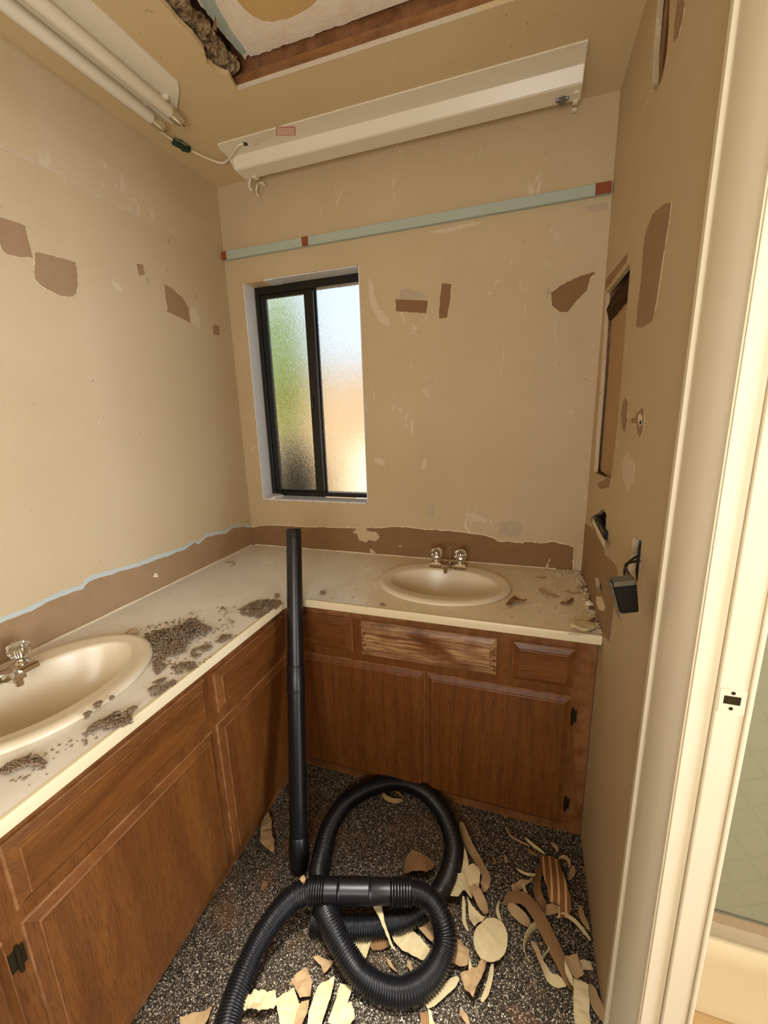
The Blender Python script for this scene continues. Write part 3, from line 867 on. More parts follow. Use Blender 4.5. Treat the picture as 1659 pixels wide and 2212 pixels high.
def carcass(parent, a, b):            # open-topped box of boards
    bm = bmesh.new(); (xa, ya), (xb, yb) = a, b; w_ = .012
    box(bm, (xa, ya, -.01), (xa + w_, yb, ZT)); box(bm, (xb - w_, ya, -.01), (xb, yb, ZT))
    box(bm, (xa + w_, ya, -.01), (xb - w_, ya + w_, ZT)); box(bm, (xa + w_, yb - w_, -.01), (xb - w_, yb, ZT))
    box(bm, (xa + w_, ya + w_, .02), (xb - w_, yb - w_, .032))
    return obj('carcass', bm, 'oak_z', parent)


vb = thing('vanity_cabinet', 'oak vanity cabinet under the back sink with a worn pale false drawer front', 'cabinet', (1.06, -.25, 0))
carcass(vb, (CX, CYF + .019), (W - .002, -.004))
vl = thing('vanity_cabinet', 'glossy oak vanity cabinet along the left wall with long drawer front', 'cabinet', (.25, -1.4, 0))
carcass(vl, (.004, -2.3), (CX - .019, CYF - .002))
# face frames
bops = [(.545, .775, .585, .71), (.83, 1.30, .585, .71), (1.375, 1.54, .585, .71), (.545, 1.06, .05, .535), (1.075, 1.54, .05, .535)]
obj('face_frame', plate_mesh([(CX, -.01), (W - .002, -.01), (W - .002, ZT), (CX, ZT)], [[(a, c), (b, c), (b, d), (a, d)] for a, b, c, d in bops], .018, 'y', CYF), 'oak_z', vb)
lops = [(-.925, -.56, .585, .71), (-1.48, -.985, .585, .71), (-2.02, -1.54, .585, .71), (-.94, -.56, .05, .535), (-1.48, -.98, .05, .535), (-2.02, -1.53, .05, .535)]
obj('face_frame', plate_mesh([(-2.3, -.01), (CYF - .002, -.01), (CYF - .002, ZT), (-2.3, ZT)], [[(a, c), (b, c), (b, d), (a, d)] for a, b, c, d in lops], -.018, 'x', CX), 'oak_z', vl)
# back unit fronts
profiled('drawer_front', vb, 'y', CYF, .532, .786, .578, .719, 'oak_x')
profiled('false_drawer_front', vb, 'y', CYF, .820, 1.314, .578, .717, 'oak_worn')['label'] = 'false drawer front with its finish worn pale'
profiled('drawer_front', vb, 'y', CYF, 1.364, 1.556, .576, .718, 'oak_x')
profiled('door', vb, 'y', CYF, .532, 1.066, .035, .547, 'oak_z')
dr = profiled('door', vb, 'y', CYF, 1.070, 1.556, .035, .546, 'oak_z')
hinge(dr, (1.5615, CYF - .006, .471), 'y'); hinge(dr, (1.5615, CYF - .006, .12), 'y')
# left unit fronts
profiled('drawer_front', vl, 'x', CX, -.936, -.545, .577, .716, 'oak_y')
profiled('false_drawer_front', vl, 'x', CX, -1.490, -.973, .572, .722, 'oak_y')
profiled('drawer_front', vl, 'x', CX, -2.04, -1.528, .572, .722, 'oak_y')
profiled('door', vl, 'x', CX, -.950, -.545, .035, .545, 'oak_z')
dr = profiled('door', vl, 'x', CX, -1.490, -.970, .035, .542, 'oak_z')
profiled('door', vl, 'x', CX, -2.04, -1.520, .035, .541, 'oak_z')
hinge(dr, (CX + .006, -1.505, .475), 'x'); hinge(dr, (CX + .006, -1.505, .12), 'x')

# worktop, one L-shaped piece with two oval cut-outs
DB, DL = -.561, .5554
SB, SL = Vector((1.087, -.284, ZC)), Vector((.245, -1.212, ZC))


def ell(c_, a, b, n=48, rot=0.0):
    return [(c_.x + a * math.cos(2 * math.pi * i / n) * math.cos(rot) - b * math.sin(2 * math.pi * i / n) * math.sin(rot),
             c_.y + a * math.cos(2 * math.pi * i / n) * math.sin(rot) + b * math.sin(2 * math.pi * i / n) * math.cos(rot)) for i in range(n)]


fil = [(DL + .05 - .05 * math.cos(t_), DB - .05 + .05 * math.sin(t_)) for t_ in [math.pi / 2 * (1 - k / 8) for k in range(9)]]
Lout = [(.003, -.003), (W - .012, -.003), (W - .004, -.10), (W - .006, -.3), (W - .003, DB)] + fil + [(DL, -2.3), (.003, -2.3)]
ct = thing('countertop', 'cream laminate L-shaped worktop covered in grey dust and debris', 'countertop', (.5, -.6, ZC - .024))
obj('top', plate_mesh(Lout, [ell(SB, .232, .178), ell(SL, .178, .232)], -.022, 'z', ZC, .0015), 'laminate', ct)
bm = bmesh.new()
path = [Vector((W - .004, DB, ZC)), Vector((1.2, DB, ZC))] + [Vector((a, b, ZC)) for a, b in fil] + [Vector((DL, -1.2, ZC)), Vector((DL, -2.3, ZC))]
rings = []
for i, q in enumerate(path):
    a, b = path[max(0, i - 1)], path[min(len(path) - 1, i + 1)]
    d = (b - a).normalized(); nrm = Vector((-d.y, d.x, 0))
    nrm = nrm if nrm.dot(Vector((1, -1, 0))) > 0 else -nrm
    rings.append([q + nrm * o_ + Vector((0, 0, z)) for o_, z in ((-.012, .0004), (-.004, .0022), (.0, .0020), (.0022, -.002), (.0025, -.026), (.0, -.028), (-.006, -.028), (-.010, -.0225))])
rings_loft(bm, rings)
obj('front_edge', bm, 'laminate_edge', ct, True, auto=40, label='yellowish rolled front edge')
# strips of caulk left along the walls
bm = bmesh.new(); tube(bm, [Vector((.003, -.02 - .05 * i, ZC + .002 * random.random())) for i in range(44)], lambda i: .0028 + .002 * random.random(), 6)
tube(bm, [Vector((.02 + .05 * i, -.004, ZC + .001 * random.random())) for i in range(31)], lambda i: .002 + .002 * random.random(), 6)
obj('caulk_line', bm, 'paper_edge', ct)


def make_sink(loc, rotz, label):
    e = thing('sink', label, 'sink', loc, rotz=0)
    A, B = .251, .206
    prof = [(A - .022, B - .022, -.0005, 0), (A - .003, B - .003, .0005, 0), (A, B, .005, 0), (A - .002, B - .002, .011, 0), (A - .010, B - .010, .0155, 0), (A - .022, B - .022, .0165, 0),
            (.225, .172, .0152, -.006), (.205, .144, .0142, -.009), (.2005, .1385, .0132, -.010), (.1975, .1355, .0105, -.010), (.1955, .1335, .0040, -.010), (.190, .128, -.015, -.010), (.178, .116, -.05, -.008), (.158, .100, -.09, -.006), (.125, .078, -.12, -.004), (.08, .05, -.136, 0), (.03, .03, -.140, 0), (.022, .022, -.144, 0)]
    bm = bmesh.new(); n = 72
    # bowl opening sits toward the front: the rear deck carries the tap
    rings = [[Vector((1.044 * a * math.cos(2 * math.pi * i / n), b * math.sin(2 * math.pi * i / n) + oy, z)) for i in range(n)] for a, b, z, oy in prof]
    outer = [[Vector((.2055 * math.cos(2 * math.pi * i / n) * (a / .19), b * math.sin(2 * math.pi * i / n) + oy, z)) for i in range(n)] for a, b, z, oy in
             [(.195, .133, -.004, -.010), (.185, .122, -.05, -.008), (.165, .106, -.095, -.006), (.13, .082, -.127, -.004), (.03, .03, -.150, 0)]]
    rings_loft(bm, list(reversed(outer)) + rings)
    R_ = Matrix.Translation(loc) @ Matrix.Rotation(rotz, 4, 'Z')
    bm.transform(R_)
    obj('basin', bm, 'porcelain', e, True)
    bm = bmesh.new(); lathe(bm, [(.0215, 0), (.0215, .002), (.016, .003), (.012, .001), (.002, .0005)], 20)
    bm.transform(R_ @ Matrix.Translation((0, 0, -.1435)))
    obj('drain', bm, 'chrome', e, True)
    return e


make_sink(SB, 0.0, 'oval cream drop-in sink in the back worktop, empty bowl')
make_sink(SL, math.pi / 2, 'oval cream drop-in sink by the left wall with debris on its rim')


def make_faucet(loc, rotz, label):
    e = thing('faucet', label, 'faucet', loc)
    R_ = Matrix.Translation(loc) @ Matrix.Rotation(rotz, 4, 'Z')

    def add(name, bm, mat, smooth=False, auto=None, parent=e):
        bm.transform(R_); return obj(name, bm, mat, parent, smooth, auto=auto)
    # base plate: two square pads joined by a slim waist
    bm = bmesh.new()
    for s in (-1, 1):
        q0 = [(s * .051 + dx * .026, dy * .025) for dx, dy in ((-1, -1), (1, -1), (1, 1), (-1, 1))]
        rings_loft(bm, [[Vector((s * .051 + (x - s * .051) * k, y * k, z)) for x, y in q0] for k, z in ((1, 0), (1, .012), (.92, .016), (.72, .021), (.55, .022))])
    box(bm, (-.032, -.017, 0), (.032, .018, .014), .003)
    add('base_plate', bm, 'chrome')
    bm = bmesh.new()
    sec = [(.021, .018, .0, .010), (.020, .019, .004, .018), (-.018, .018, .010, .030), (-.055, .016, .014, .034), (-.078, .015, .016, .034), (-.084, .012, .020, .031)]
    rings_loft(bm, [[Vector((x, y, z)) for x, z in ((-w_, z0), (w_, z0), (w_, z1 - .005), (w_ * .72, z1), (-w_ * .72, z1), (-w_, z1 - .005))] for y, w_, z0, z1 in sec])
    spout = add('spout', bm, 'chrome')
    bm = bmesh.new(); lathe(bm, [(.009, 0), (.0095, .004), (.0095, .016), (.006, .017)], 16); bm.transform(Matrix.Translation((0, -.071, .001)))
    add('aerator', bm, 'bright_metal', True, 40, spout)
    for s in (-1, 1):
        bm = bmesh.new(); lathe(bm, [(.017, .021), (.018, .024), (.014, .028), (.012, .034), (.008, .034)], 20); bm.transform(Matrix.Translation((s * .051, 0, 0)))
        h = add('handle_collar', bm, 'chrome', True, 35)
        bm = bmesh.new()
        lathe(bm, [(.010, .0345), (.014, .037), (.021, .043), (.0255, .053), (.0262, .062), (.0240, .072), (.0175, .079), (.008, .0815)], 32, Matrix.Translation((s * .051, 0, 0)), True, lambda j: 1.0 if j % 4 < 2 else .90)
        add('knob', bm, 'acrylic', False, None, h)
        bm = bmesh.new(); lathe(bm, [(.0065, .0345), (.0065, .062), (.009, .0625), (.009, .0665), (.002, .067)], 12, Matrix.Translation((s * .051, 0, 0)))
        add('knob_stem', bm, 'bright_metal', True, 30, h)
    bm = bmesh.new(); lathe(bm, [(.0016, .018), (.0016, .070), (.0022, .0705), (.0042, .082), (.0046, .085), (.002, .0862)], 10, Matrix.Translation((.002, .022, 0)))
    add('lift_rod', bm, 'chrome', True, 40)
    return e


make_faucet(SB + Vector((-.004, .153, .0152)), 0.0, 'chrome faucet with two clear acrylic knobs on the back sink')
make_faucet(SL + Vector((-.132, -.026, .0152)), math.pi / 2, 'chrome faucet with clear acrylic knobs cut by the left photo edge')

# ------------------------------------------------------------------ fluorescent fixtures
fb = thing('fluorescent_fixture', 'white fluorescent channel without tubes on the ceiling by the back wall', 'light fixture', (.86, -.13, H))
X0, X1, YN, YF = .215, 1.492, -.255, -.022
bm = bmesh.new()
pan = [(YN, 0), (YN, -.004), (YN + .075, -.0045), (YN + .082, -.005), (YN + .098, -.040), (YN + .104, -.043), (YF - .060, -.043), (YF - .055, -.040), (YF - .045, -.005), (YF, -.004), (YF, 0)]
rings_loft(bm, [[Vector((x, y, H + z)) for y, z in pan] for x in (X0 + .002, X1 - .002)])
obj('channel', bm, 'white_enamel', fb)
bm = bmesh.new()
ep = [(YN, 0), (YN, -.012), (YN + .06, -.018), (YN + .10, -.046), (YF - .055, -.046), (YF - .02, -.030), (YF, -.026), (YF, 0)]
rings_loft(bm, [[Vector((x, y, H + z)) for y, z in ep] for x in (X1 - .0018, X1)])
obj('end_plate', bm, 'white_enamel', fb)
for yy in (-.115, -.075, -.035):
    boxo('socket_slot', (X1 - .022, yy - .010, H - .0475), (X1 - .006, yy + .008, H - .043), 'white_enamel', fb, .001)
bm = bmesh.new(); box(bm, (X1 - .075, -.113, H - .050), (X1 - .035, -.10, H - .0432), .002); tube(bm, [Vector((X1 - .055, -.106, H - .0432)), Vector((X1 - .055, -.106, H - .056))], .012, 12)
obj('wing_screw', bm, 'dull_metal', fb)
bm = bmesh.new()
rings_loft(bm, [[Vector((x, y, H + z)) for y, z in ep] for x in (X0, X0 + .0018)])
obj('end_plate', bm, 'white_enamel', fb)
for yy in (-.085, -.035):               # bent lamp-holder hooks at the bare end
    bm = bmesh.new(); tube(bm, spline([(X0 + .02, yy, H - .044), (X0 + .012, yy, H - .062), (X0 + .016, yy - .002, H - .082), (X0 + .028, yy - .004, H - .088)], .004), .0042, 8)
    obj('lamp_holder', bm, 'white_enamel', fb)
    boxo('socket_slot', (X0 + .035, yy - .012, H - .0475), (X0 + .055, yy + .012, H - .043), 'white_enamel', fb, .001)
a = at(529, 311, 'z', H - .0048)
bm = bmesh.new(); lathe(bm, [(.0105, 0), (.0105, .0012), (.001, .0013)], 20, Matrix.Translation((a.x, a.y, H - .006)))
obj('knockout', bm, 'black_device', fb)
for pts, mt, dz in (([(596.7, 292.6), (597, 274), (638, 274), (637.6, 292.8)], 'tape_red_line', .0056), ([(598.2, 291.4), (598.5, 275.2), (636.6, 275.2), (636.2, 291.6)], 'tape_peach', .0062), ([(548, 316), (551, 302), (586, 282), (589, 292), (553, 313)], 'tape_beige', .0058)):
    obj('sticker', plate_mesh(px_poly(pts, 'z', H - .005), [], -dz + .005, 'z', H - .005), mt, fb)

fl = thing('fluorescent_fixture', 'white fluorescent fixture with two unlit tubes on the ceiling along the left wall', 'light fixture', (.19, -1.05, H))
bm = bmesh.new()
ax0, ax1, ye = .088, .308, -.432
pan = [(ax0, 0), (ax0, -.006), (ax0 + .030, -.008), (ax0 + .066, -.008), (ax0 + .074, -.020), (.212, -.020), (.220, -.008), (ax1 - .02, -.006), (ax1, -.004), (ax1, 0)]
ring0 = [Vector((x, ye, H + z)) for x, z in pan]
ring0[-1].y = ring0[-2].y = -.545; ring0[-3].y = -.52; ring0[-4].y = -.46
rings_loft(bm, [ring0, [Vector((x, -.6, H + z)) for x, z in pan], [Vector((x, -1.66, H + z)) for x, z in pan]])
obj('channel', bm, 'white_enamel', fl)
for xx in (.150, .228):
    bm = bmesh.new(); tube(bm, [Vector((xx, y, H - .040)) for y in (-1.63, -.512, -.505)], lambda i: .019 if i < 2 else .015, 20)
    tb_ = obj('tube', bm, 'tube_glass', fl, True, auto=40)
    bm = bmesh.new(); tube(bm, [Vector((xx, y, H - .040)) for y in (-.509, -.468, -.460, -.456)], lambda i: (.0185, .0185, .016, .006)[i], 20)
    obj('end_cap', bm, 'bright_metal', tb_, True, auto=40)
    bm = bmesh.new()
    for dz in (-.006, .006): tube(bm, [Vector((xx, -.458, H - .040 + dz)), Vector((xx, -.442, H - .040 + dz))], .0018, 8)
    obj('contact_pin', bm, 'dark_brass', tb_)
    boxo('lamp_holder', (xx - .016, -.528, H - .020), (xx + .016, -.520, H - .006), 'white_enamel', fl, .001)
# cable between the fixtures and its green connector
wz = H - .012
bm = bmesh.new()
cpts = [at(331, 272, 'z', H - .004), at(352, 288, 'z', H - .005), at(374, 303, 'z', H - .008), at(396, 318, 'z', H - .012), at(420, 329, 'z', H - .012), at(455, 345, 'z', H - .014), at(482, 352, 'z', H - .016), at(500, 337, 'z', H - .018), at(510, 320, 'z', H - .016), at(519, 312, 'z', H - .010), at(529, 311, 'z', H - .006)]
tube(bm, spline(cpts, .005), .0040, 8)
o = obj('cable', bm, 'white_wire', None, True); tag(o, 'white cable linking the two ceiling light fixtures', 'cable')
gc = thing('wire_connector', 'dark green plastic connector clip on the white cable', 'connector', at(392, 315, 'z', H - .03))
a = at(374, 305, 'z', H - .014); b = at(409, 324, 'z', H - .014); d = (b - a).normalized()
bm = bmesh.new(); box(bm, (0, -.011, -.008), ((b - a).length, .011, .008), .002)
box(bm, (.018, -.014, -.006), (.030, .014, .010), .001); box(bm, (.038, -.009, -.01), (.05, .013, .007), .001)
bm.transform(Matrix.Translation(a) @ Matrix.Rotation(math.atan2(d.y, d.x), 4, 'Z'))
obj('body', bm, 'green_plastic', gc)
bm = bmesh.new(); L_ = (b - a).length
tube(bm, [Vector(q) for q in ((.0, -.013, 0), (.004, -.024, -.004), (.04, -.024, -.004), (.045, -.012, 0))], .0012, 6)
bm.transform(Matrix.Translation(a) @ Matrix.Rotation(math.atan2(d.y, d.x), 4, 'Z'))
obj('wire_loop', bm, 'bright_metal', gc)

# ------------------------------------------------------------------ electrics hanging from the right wall
sw = thing('switch_device', 'black switch on an ivory strap half pulled from the upper wall hole', 'switch', at(1294, 1132, 'x', W - .01))
a, b = at(1284, 1118, 'x', W - .004), at(1309, 1165, 'x', W - .012)
d = (b - a).normalized(); sx = Vector((-1, 0, 0)); sy = d.cross(sx).normalized()
R_ = Matrix.Translation(a) @ Matrix((d, sy, sx)).transposed().to_4x4()
bm = bmesh.new(); L_ = (b - a).length
box(bm, (.008, -.012, -.022), (L_ * .45, .012, .002), .002); box(bm, (L_ * .48, -.012, -.024), (L_ * .86, .012, .001), .002); box(bm, (.02, -.013, .002), (L_ * .3, -.004, .006), .001)
bm.transform(R_); obj('body', bm, 'black_device', sw)
bm = bmesh.new(); box(bm, (-.012, -.016, .0025), (L_ * 1.02, .004, .004), .001); bm.transform(R_ @ Matrix.Translation((0, .020, 0))); obj('strap', bm, 'tub_enamel', sw)

rc = thing('receptacle', 'black receptacle dangling by two black wires from its open wall box', 'receptacle', at(1345, 1310, 'x', W - .05))
cen = at(1349, 1290, 'x', W - .050); hgt = .058
vz = (CAM_R @ Vector((.22, -1, -.25))).normalized()
vx = CAM_R @ Vector((1, .08, .22)); vx = (vx - vz * vx.dot(vz)).normalized()
vy = vz.cross(vx)
R_ = Matrix.Translation(cen) @ Matrix((vx, vy, vz)).transposed().to_4x4()
bw = .040
bm = bmesh.new(); rings_loft(bm, [[Vector((x * w_ / 2 + o_, y * .011, z)) for x, y in ((-1, -1), (1, -1), (1, 1), (-1, 1))] for z, w_, o_ in ((-hgt / 2, bw, 0), (hgt / 2, bw * .8, .004))])
bmesh.ops.bevel(bm, geom=bm.edges[:], offset=.002, segments=2, affect='EDGES')
bm.transform(R_); obj('body', bm, 'black_device', rc)
bm = bmesh.new(); rings_loft(bm, [[Vector((-bw / 2 - .0035 + x + (z + hgt / 2) * .14, y, z)) for x, y in ((0, -.013), (.0015, -.013), (.0015, .013), (0, .013))] for z in (-hgt / 2 - .010, hgt / 2 + .012)])
rings_loft(bm, [[Vector((x, y, z)) for x, y in ((-bw / 2, -.012), (bw / 2 - .004, -.012), (bw / 2 - .004, .012), (-bw / 2, .012))] for z in (-hgt / 2 - .010, -hgt / 2 - .0005)])
bm.transform(R_); obj('yoke', bm, 'dull_metal', rc)
bm = bmesh.new()
for i in range(4):
    for j in range(2): box(bm, (-.004 + j * .006, -.0117, -.020 + i * .0035), (.0008 + j * .006, -.0112, -.0185 + i * .0035), 0)
bm.transform(R_); obj('printed_marks', bm, 'pale_print', rc)
for k, (q, r_) in enumerate((((1338, 1234), (1352, 1213)), ((1352, 1254), (1345, 1222)))):
    bm = bmesh.new()
    s0 = R_ @ Vector((.008 + k * .008, 0, -hgt / 2 - .008))
    pts_ = [s0, at(1349 if k == 0 else 1358, 1240, 'x', W - .04), at(1353 if k == 0 else 1351, 1221, 'x', W - .035), at(1366, 1208 + k * 6, 'x', W - .02), at(1381, 1200 + 12 * k, 'x', W - .002), at(1386, 1198 + 12 * k, 'x', W + .02)]
    tube(bm, spline(pts_, .004), .0026, 8); obj('wire', bm, 'black_wire', rc, True)
oc_ = px_poly(holes_px['outlet'], 'x', W)
ob = thing('outlet_box', 'grey metal wall box in the open hole behind the black wires', 'outlet box', (W + .03, sum(q[0] for q in oc_) / len(oc_), min(q[1] for q in oc_)))
ya, yb = min(q[0] for q in oc_) - .004, max(q[0] for q in oc_) + .004; za, zb = min(q[1] for q in oc_), max(q[1] for q in oc_)
bm = bmesh.new()
for a, b in (((W + .044, ya, za), (W + .046, yb, zb)), ((W + .0135, ya, za), (W + .044, ya + .002, zb)), ((W + .0135, yb - .002, za), (W + .044, yb, zb)), ((W + .0135, ya, za), (W + .044, yb, za + .002)), ((W + .0135, ya, zb - .002), (W + .044, yb, zb))): box(bm, a, b)
obj('shell', bm, 'dull_metal', ob)

# ------------------------------------------------------------------ shop-vacuum wand and hose
wd = thing('vacuum_wand', 'black plastic two-piece vacuum wand standing on the carpet against the worktop corner', 'vacuum wand', at(646, 1878, 'z', 0))
wa = at(646, 1878, 'z', .0); wb_ = Vector((.612, -.612, .80))
axis = (wb_ - wa).normalized()


def wpoint(py):                       # point of the wand axis seen at photo row py
    lo, hi = 0.0, 1.6
    for _ in range(40):
        mid = (lo + hi) / 2; q = CAM_R.transposed() @ (wa + axis * mid - CAM_C)
        y = IH / 2 - F_PX * q.y / -q.z
        if y > py: lo = mid
        else: hi = mid
    return lo


s_cuff0, s_cuff1, s_col0, s_col1, s_tip, s_top = wpoint(1852), wpoint(1803), wpoint(1492), wpoint(1436), wpoint(1163), wpoint(1143)
wq = Vector((0, 0, 1)).rotation_difference(axis).to_matrix().to_4x4()
WM = Matrix.Translation(wa) @ wq


def wpart(name, prof):
    bm = bmesh.new(); lathe(bm, prof, 32, WM, True); return obj(name, bm, 'black_plastic', wd, True, auto=30)


wpart('foot', [(.026, .004), (.0285, .002), (.0290, s_cuff0)])
wpart('lower_cuff', [(.0300, s_cuff0), (.0330, s_cuff0 + .003), (.0325, s_cuff1 - .004), (.0305, s_cuff1)])
wpart('lower_tube', [(.0300, s_cuff1), (.0298, s_col0 - .002)])
wpart('collar', [(.0298, s_col0 - .002), (.0330, s_col0), (.0330, s_col0 + .004), (.0318, s_col0 + .005), (.0316, s_col1 - .004), (.0300, s_col1)])
wpart('upper_tube', [(.0292, s_col1), (.0272, s_tip)])
wpart('tip', [(.0272, s_tip), (.0284, s_tip + .002), (.0282, s_top - .003), (.0268, s_top), (.0240, s_top), (.0236, s_top - .05)])
wpart('seam', [(.0277, s_tip - .30), (.0279, s_tip - .298), (.0277, s_tip - .296)])

vh = thing('vacuum_hose', 'black ribbed vacuum hose coiled on the carpet with smooth coupling', 'vacuum hose', (.95, -.85, 0))


def hp(x, y, z): return at(x, y, 'z', z)


R0 = .0318


def hose(name, ctrl, r=R0, pitch=.0066):
    pts = spline(ctrl, pitch / 4)
    bm = bmesh.new()
    tube(bm, pts, lambda i: r - (.0, .0006, .0055, .0040)[i % 4], 26)
    return obj(name, bm, 'black_plastic', vh, True)


CZ = .125
hA = [hp(462, 2400, .034), hp(478, 2300, .034), hp(492, 2205, .036), hp(516, 2130, .042), hp(548, 2055, .058), hp(590, 1985, .090), hp(632, 1940, .115), hp(664, 1926, CZ), hp(690, 1922, CZ)]
hose('hose_section', hA)
hB = [hp(868, 1925, CZ), hp(895, 1927, CZ), hp(925, 1940, CZ - .006), hp(950, 1975, .105), hp(962, 2022, .075), hp(952, 2068, .05), hp(925, 2112, .038), hp(880, 2140, .034), hp(828, 2136, .034), hp(776, 2102, .046), hp(738, 2044, .080), hp(712, 1990, .090), hp(696, 1940, .062), hp(689, 1890, .040), hp(696, 1846, .034), hp(713, 1785, .034), hp(748, 1734, .034), hp(800, 1702, .034), hp(858, 1690, .034), hp(912, 1707, .034), hp(954, 1751, .034), hp(979, 1818, .034), hp(973, 1880, .034), hp(945, 1935, .034), hp(895, 1976, .033), hp(830, 1996, .033), hp(770, 2003, .033), hp(715, 2000, .033), hp(676, 1990, .033)]
hose('hose_section', hB)
ca, cb_ = hp(668, 1923, CZ), hp(889, 1926, CZ)
cd = (cb_ - ca); CL = cd.length; cd.normalize()
cm = Matrix.Translation(ca) @ Vector((0, 0, 1)).rotation_difference(cd).to_matrix().to_4x4()


def cpart(name, prof, mat='black_plastic'):
    bm = bmesh.new(); lathe(bm, prof, 32, cm, True); return obj(name, bm, mat, vh, True, auto=30)


def ribbed(z0, z1, r, n):
    pr_ = [(r - .006, z0)]
    for i in range(n):
        a = z0 + (z1 - z0) * i / n; h = (z1 - z0) / n
        pr_ += [(r - .002, a + .001), (r, a + h * .25), (r, a + h * .65), (r - .0035, a + h * .85)]
    return pr_ + [(r - .006, z1)]


k = CL / 221.0
cpart('hose_cuff', ribbed(0, 33 * k, .0345, 6))
cpart('coupling', [(.026, 33 * k), (.0325, 34 * k), (.0325, 62 * k), (.0312, 63 * k), (.0335, 64 * k), (.0352, 66 * k), (.0335, 68 * k), (.0335, 130 * k), (.0352, 132 * k), (.0335, 134 * k), (.0320, 136 * k), (.0318, 176 * k), (.026, 178 * k)])
cpart('hose_cuff', ribbed(178 * k, 221 * k, .0345, 7))

# ------------------------------------------------------------------ torn paper on the floor


def sheet(name, pts, mat, label, z=.004, bend=.0, ang=0.0, tilt=0.0, group=None, th=.0012, plane=('z', 0.0), seed=0, crumple=.006, lift=None):
    """a torn piece of paper with outline pts, bent across direction ang"""
    poly = [Vector(uv_of(at(x, y, 'z', plane[1] + z), 'z')) for x, y in pts]
    poly = [Vector(q) for q in ragged([tuple(q) for q in poly], .010, .0012, seed + 1)]
    bm = bmesh.new()
    f = bm.faces.new([bm.verts.new((q.x, q.y, 0)) for q in poly])
    bmesh.ops.triangulate(bm, faces=[f])
    bmesh.ops.subdivide_edges(bm, edges=bm.edges[:], cuts=3, use_grid_fill=True)
    bmesh.ops.triangulate(bm, faces=bm.faces[:])
    c_ = sum(poly, Vector((0, 0))) / len(poly)
    R_ = max((q - c_).length for q in poly)
    e = Vector((math.cos(ang), math.sin(ang)))
    for v_ in bm.verts:
        d2 = Vector((v_.co.x, v_.co.y)) - c_
        s = d2.dot(e) / R_
        h = bend * (s * s if bend > 0 else (s * s - 1)) + tilt * (s + 1) / 2
        h += crumple * (noise.noise(Vector((v_.co.x * 45 + seed, v_.co.y * 45, seed))) + .5 * noise.noise(Vector((v_.co.x * 110, v_.co.y * 110 + seed, seed))) + .8)
        v_.co.z = plane[1] + z + max(h, 0)
    r = bmesh.ops.extrude_face_region(bm, geom=bm.faces[:])
    for g in r['geom']:
        if isinstance(g, bmesh.types.BMVert): g.co.z += th
    o = obj(name, bm, mat, None, True, auto=40)
    recenter(o)
    tag(o, label, 'paper scrap', group)
    return o


def ribbon(name, ctrl, width, mat, label, roll=None, group=None, th=.0014, step=.006, taper=True):
    """paper strip: ctrl = (px, py, height) points; roll = angle of the strip's width from flat, per control point or one value"""
    C_ = [hp(x, y, z) for x, y, z in ctrl]
    pts = spline(C_, step); n = len(pts)
    rolls = roll if isinstance(roll, (list, tuple)) else [roll or 0.0] * len(ctrl)
    rings = []
    for i, q in enumerate(pts):
        a, b = pts[max(0, i - 1)], pts[min(n - 1, i + 1)]
        t_ = (b - a).normalized()
        s_ = Vector((0, 0, 1)).cross(t_)
        s_ = s_.normalized() if s_.length > 1e-4 else Vector((1, 0, 0))
        u_ = t_.cross(s_)
        f = i / max(1, n - 1) * (len(rolls) - 1); k_ = min(int(f), len(rolls) - 2); r_ = math.radians(rolls[k_] * (1 - (f - k_)) + rolls[k_ + 1] * (f - k_))
        wv = s_ * math.cos(r_) + u_ * math.sin(r_)
        nv = t_.cross(wv)
        w_ = width * (1 + .12 * noise.noise(Vector((i * .3, width * 99, 0))))
        if taper: w_ *= min(1.0, .45 + min(i, n - 1 - i) * .18)
        ring = [q + wv * w_ / 2 + nv * th / 2, q + nv * (th / 2 + w_ * .05), q - wv * w_ / 2 + nv * th / 2, q - wv * w_ / 2 - nv * th / 2, q + nv * (-th / 2 + w_ * .05), q + wv * w_ / 2 - nv * th / 2]
        rings.append(ring)
    lowest = min(v_.z for r in rings for v_ in r)
    if lowest < .0008:
        for r in rings:
            for v_ in r: v_.z += .0008 - lowest if v_.z < .02 else (.0008 - lowest) * .5
    bm = bmesh.new(); rings_loft(bm, rings)
    o = obj(name, bm, mat, None, True, auto=50); recenter(o)
    tag(o, label, 'paper scrap', group)
    return o


SC = 'paper_scrap'
ribbon(SC, [(994, 1776, .02), (1012, 1822, .012), (1034, 1862, .012), (1050, 1893, .018), (1047, 1912, .022), (1041, 1926, .006)], .026, 'scrap_tan', 'long tan paper strip folded at its lower end beside the hose loop', [55, 35, 15, 5, 0, 0])
sheet(SC, [(992, 1912), (1000, 1872), (1003, 1844), (1008, 1858), (1012, 1882), (1022, 1877), (1034, 1888), (1037, 1897), (1034, 1926), (1012, 1918)], 'scrap_cream', 'jagged cream paper shard standing behind the disc', z=.02, tilt=.03, ang=1.2, seed=3)
sheet(SC, [(958, 1938), (964, 1922), (976, 1911), (995, 1908), (1012, 1917), (1020, 1934), (1019, 1951), (1003, 1942), (990, 1958), (970, 1950)], 'scrap_cream', 'domed crumpled cream scrap touching the hose on its right', z=.006, bend=-.035, ang=.2, seed=4)
ribbon(SC, [(1008, 1912, .02), (1026, 1922, .034), (1036, 1940, .03), (1046, 1962, .014), (1050, 1974, .004)], .028, 'scrap_tan', 'tan paper roll leaning right of the domed cream scrap', [0, 10, 20, 20, 10])
bm = None
disc = [(1059.5 + 37 * math.cos(a), 2033 + 48 * math.sin(a)) for a in [2 * math.pi * i / 28 for i in range(28)]]
disc = [q for q in disc if not (q[0] < 1046 and q[1] < 2003)]
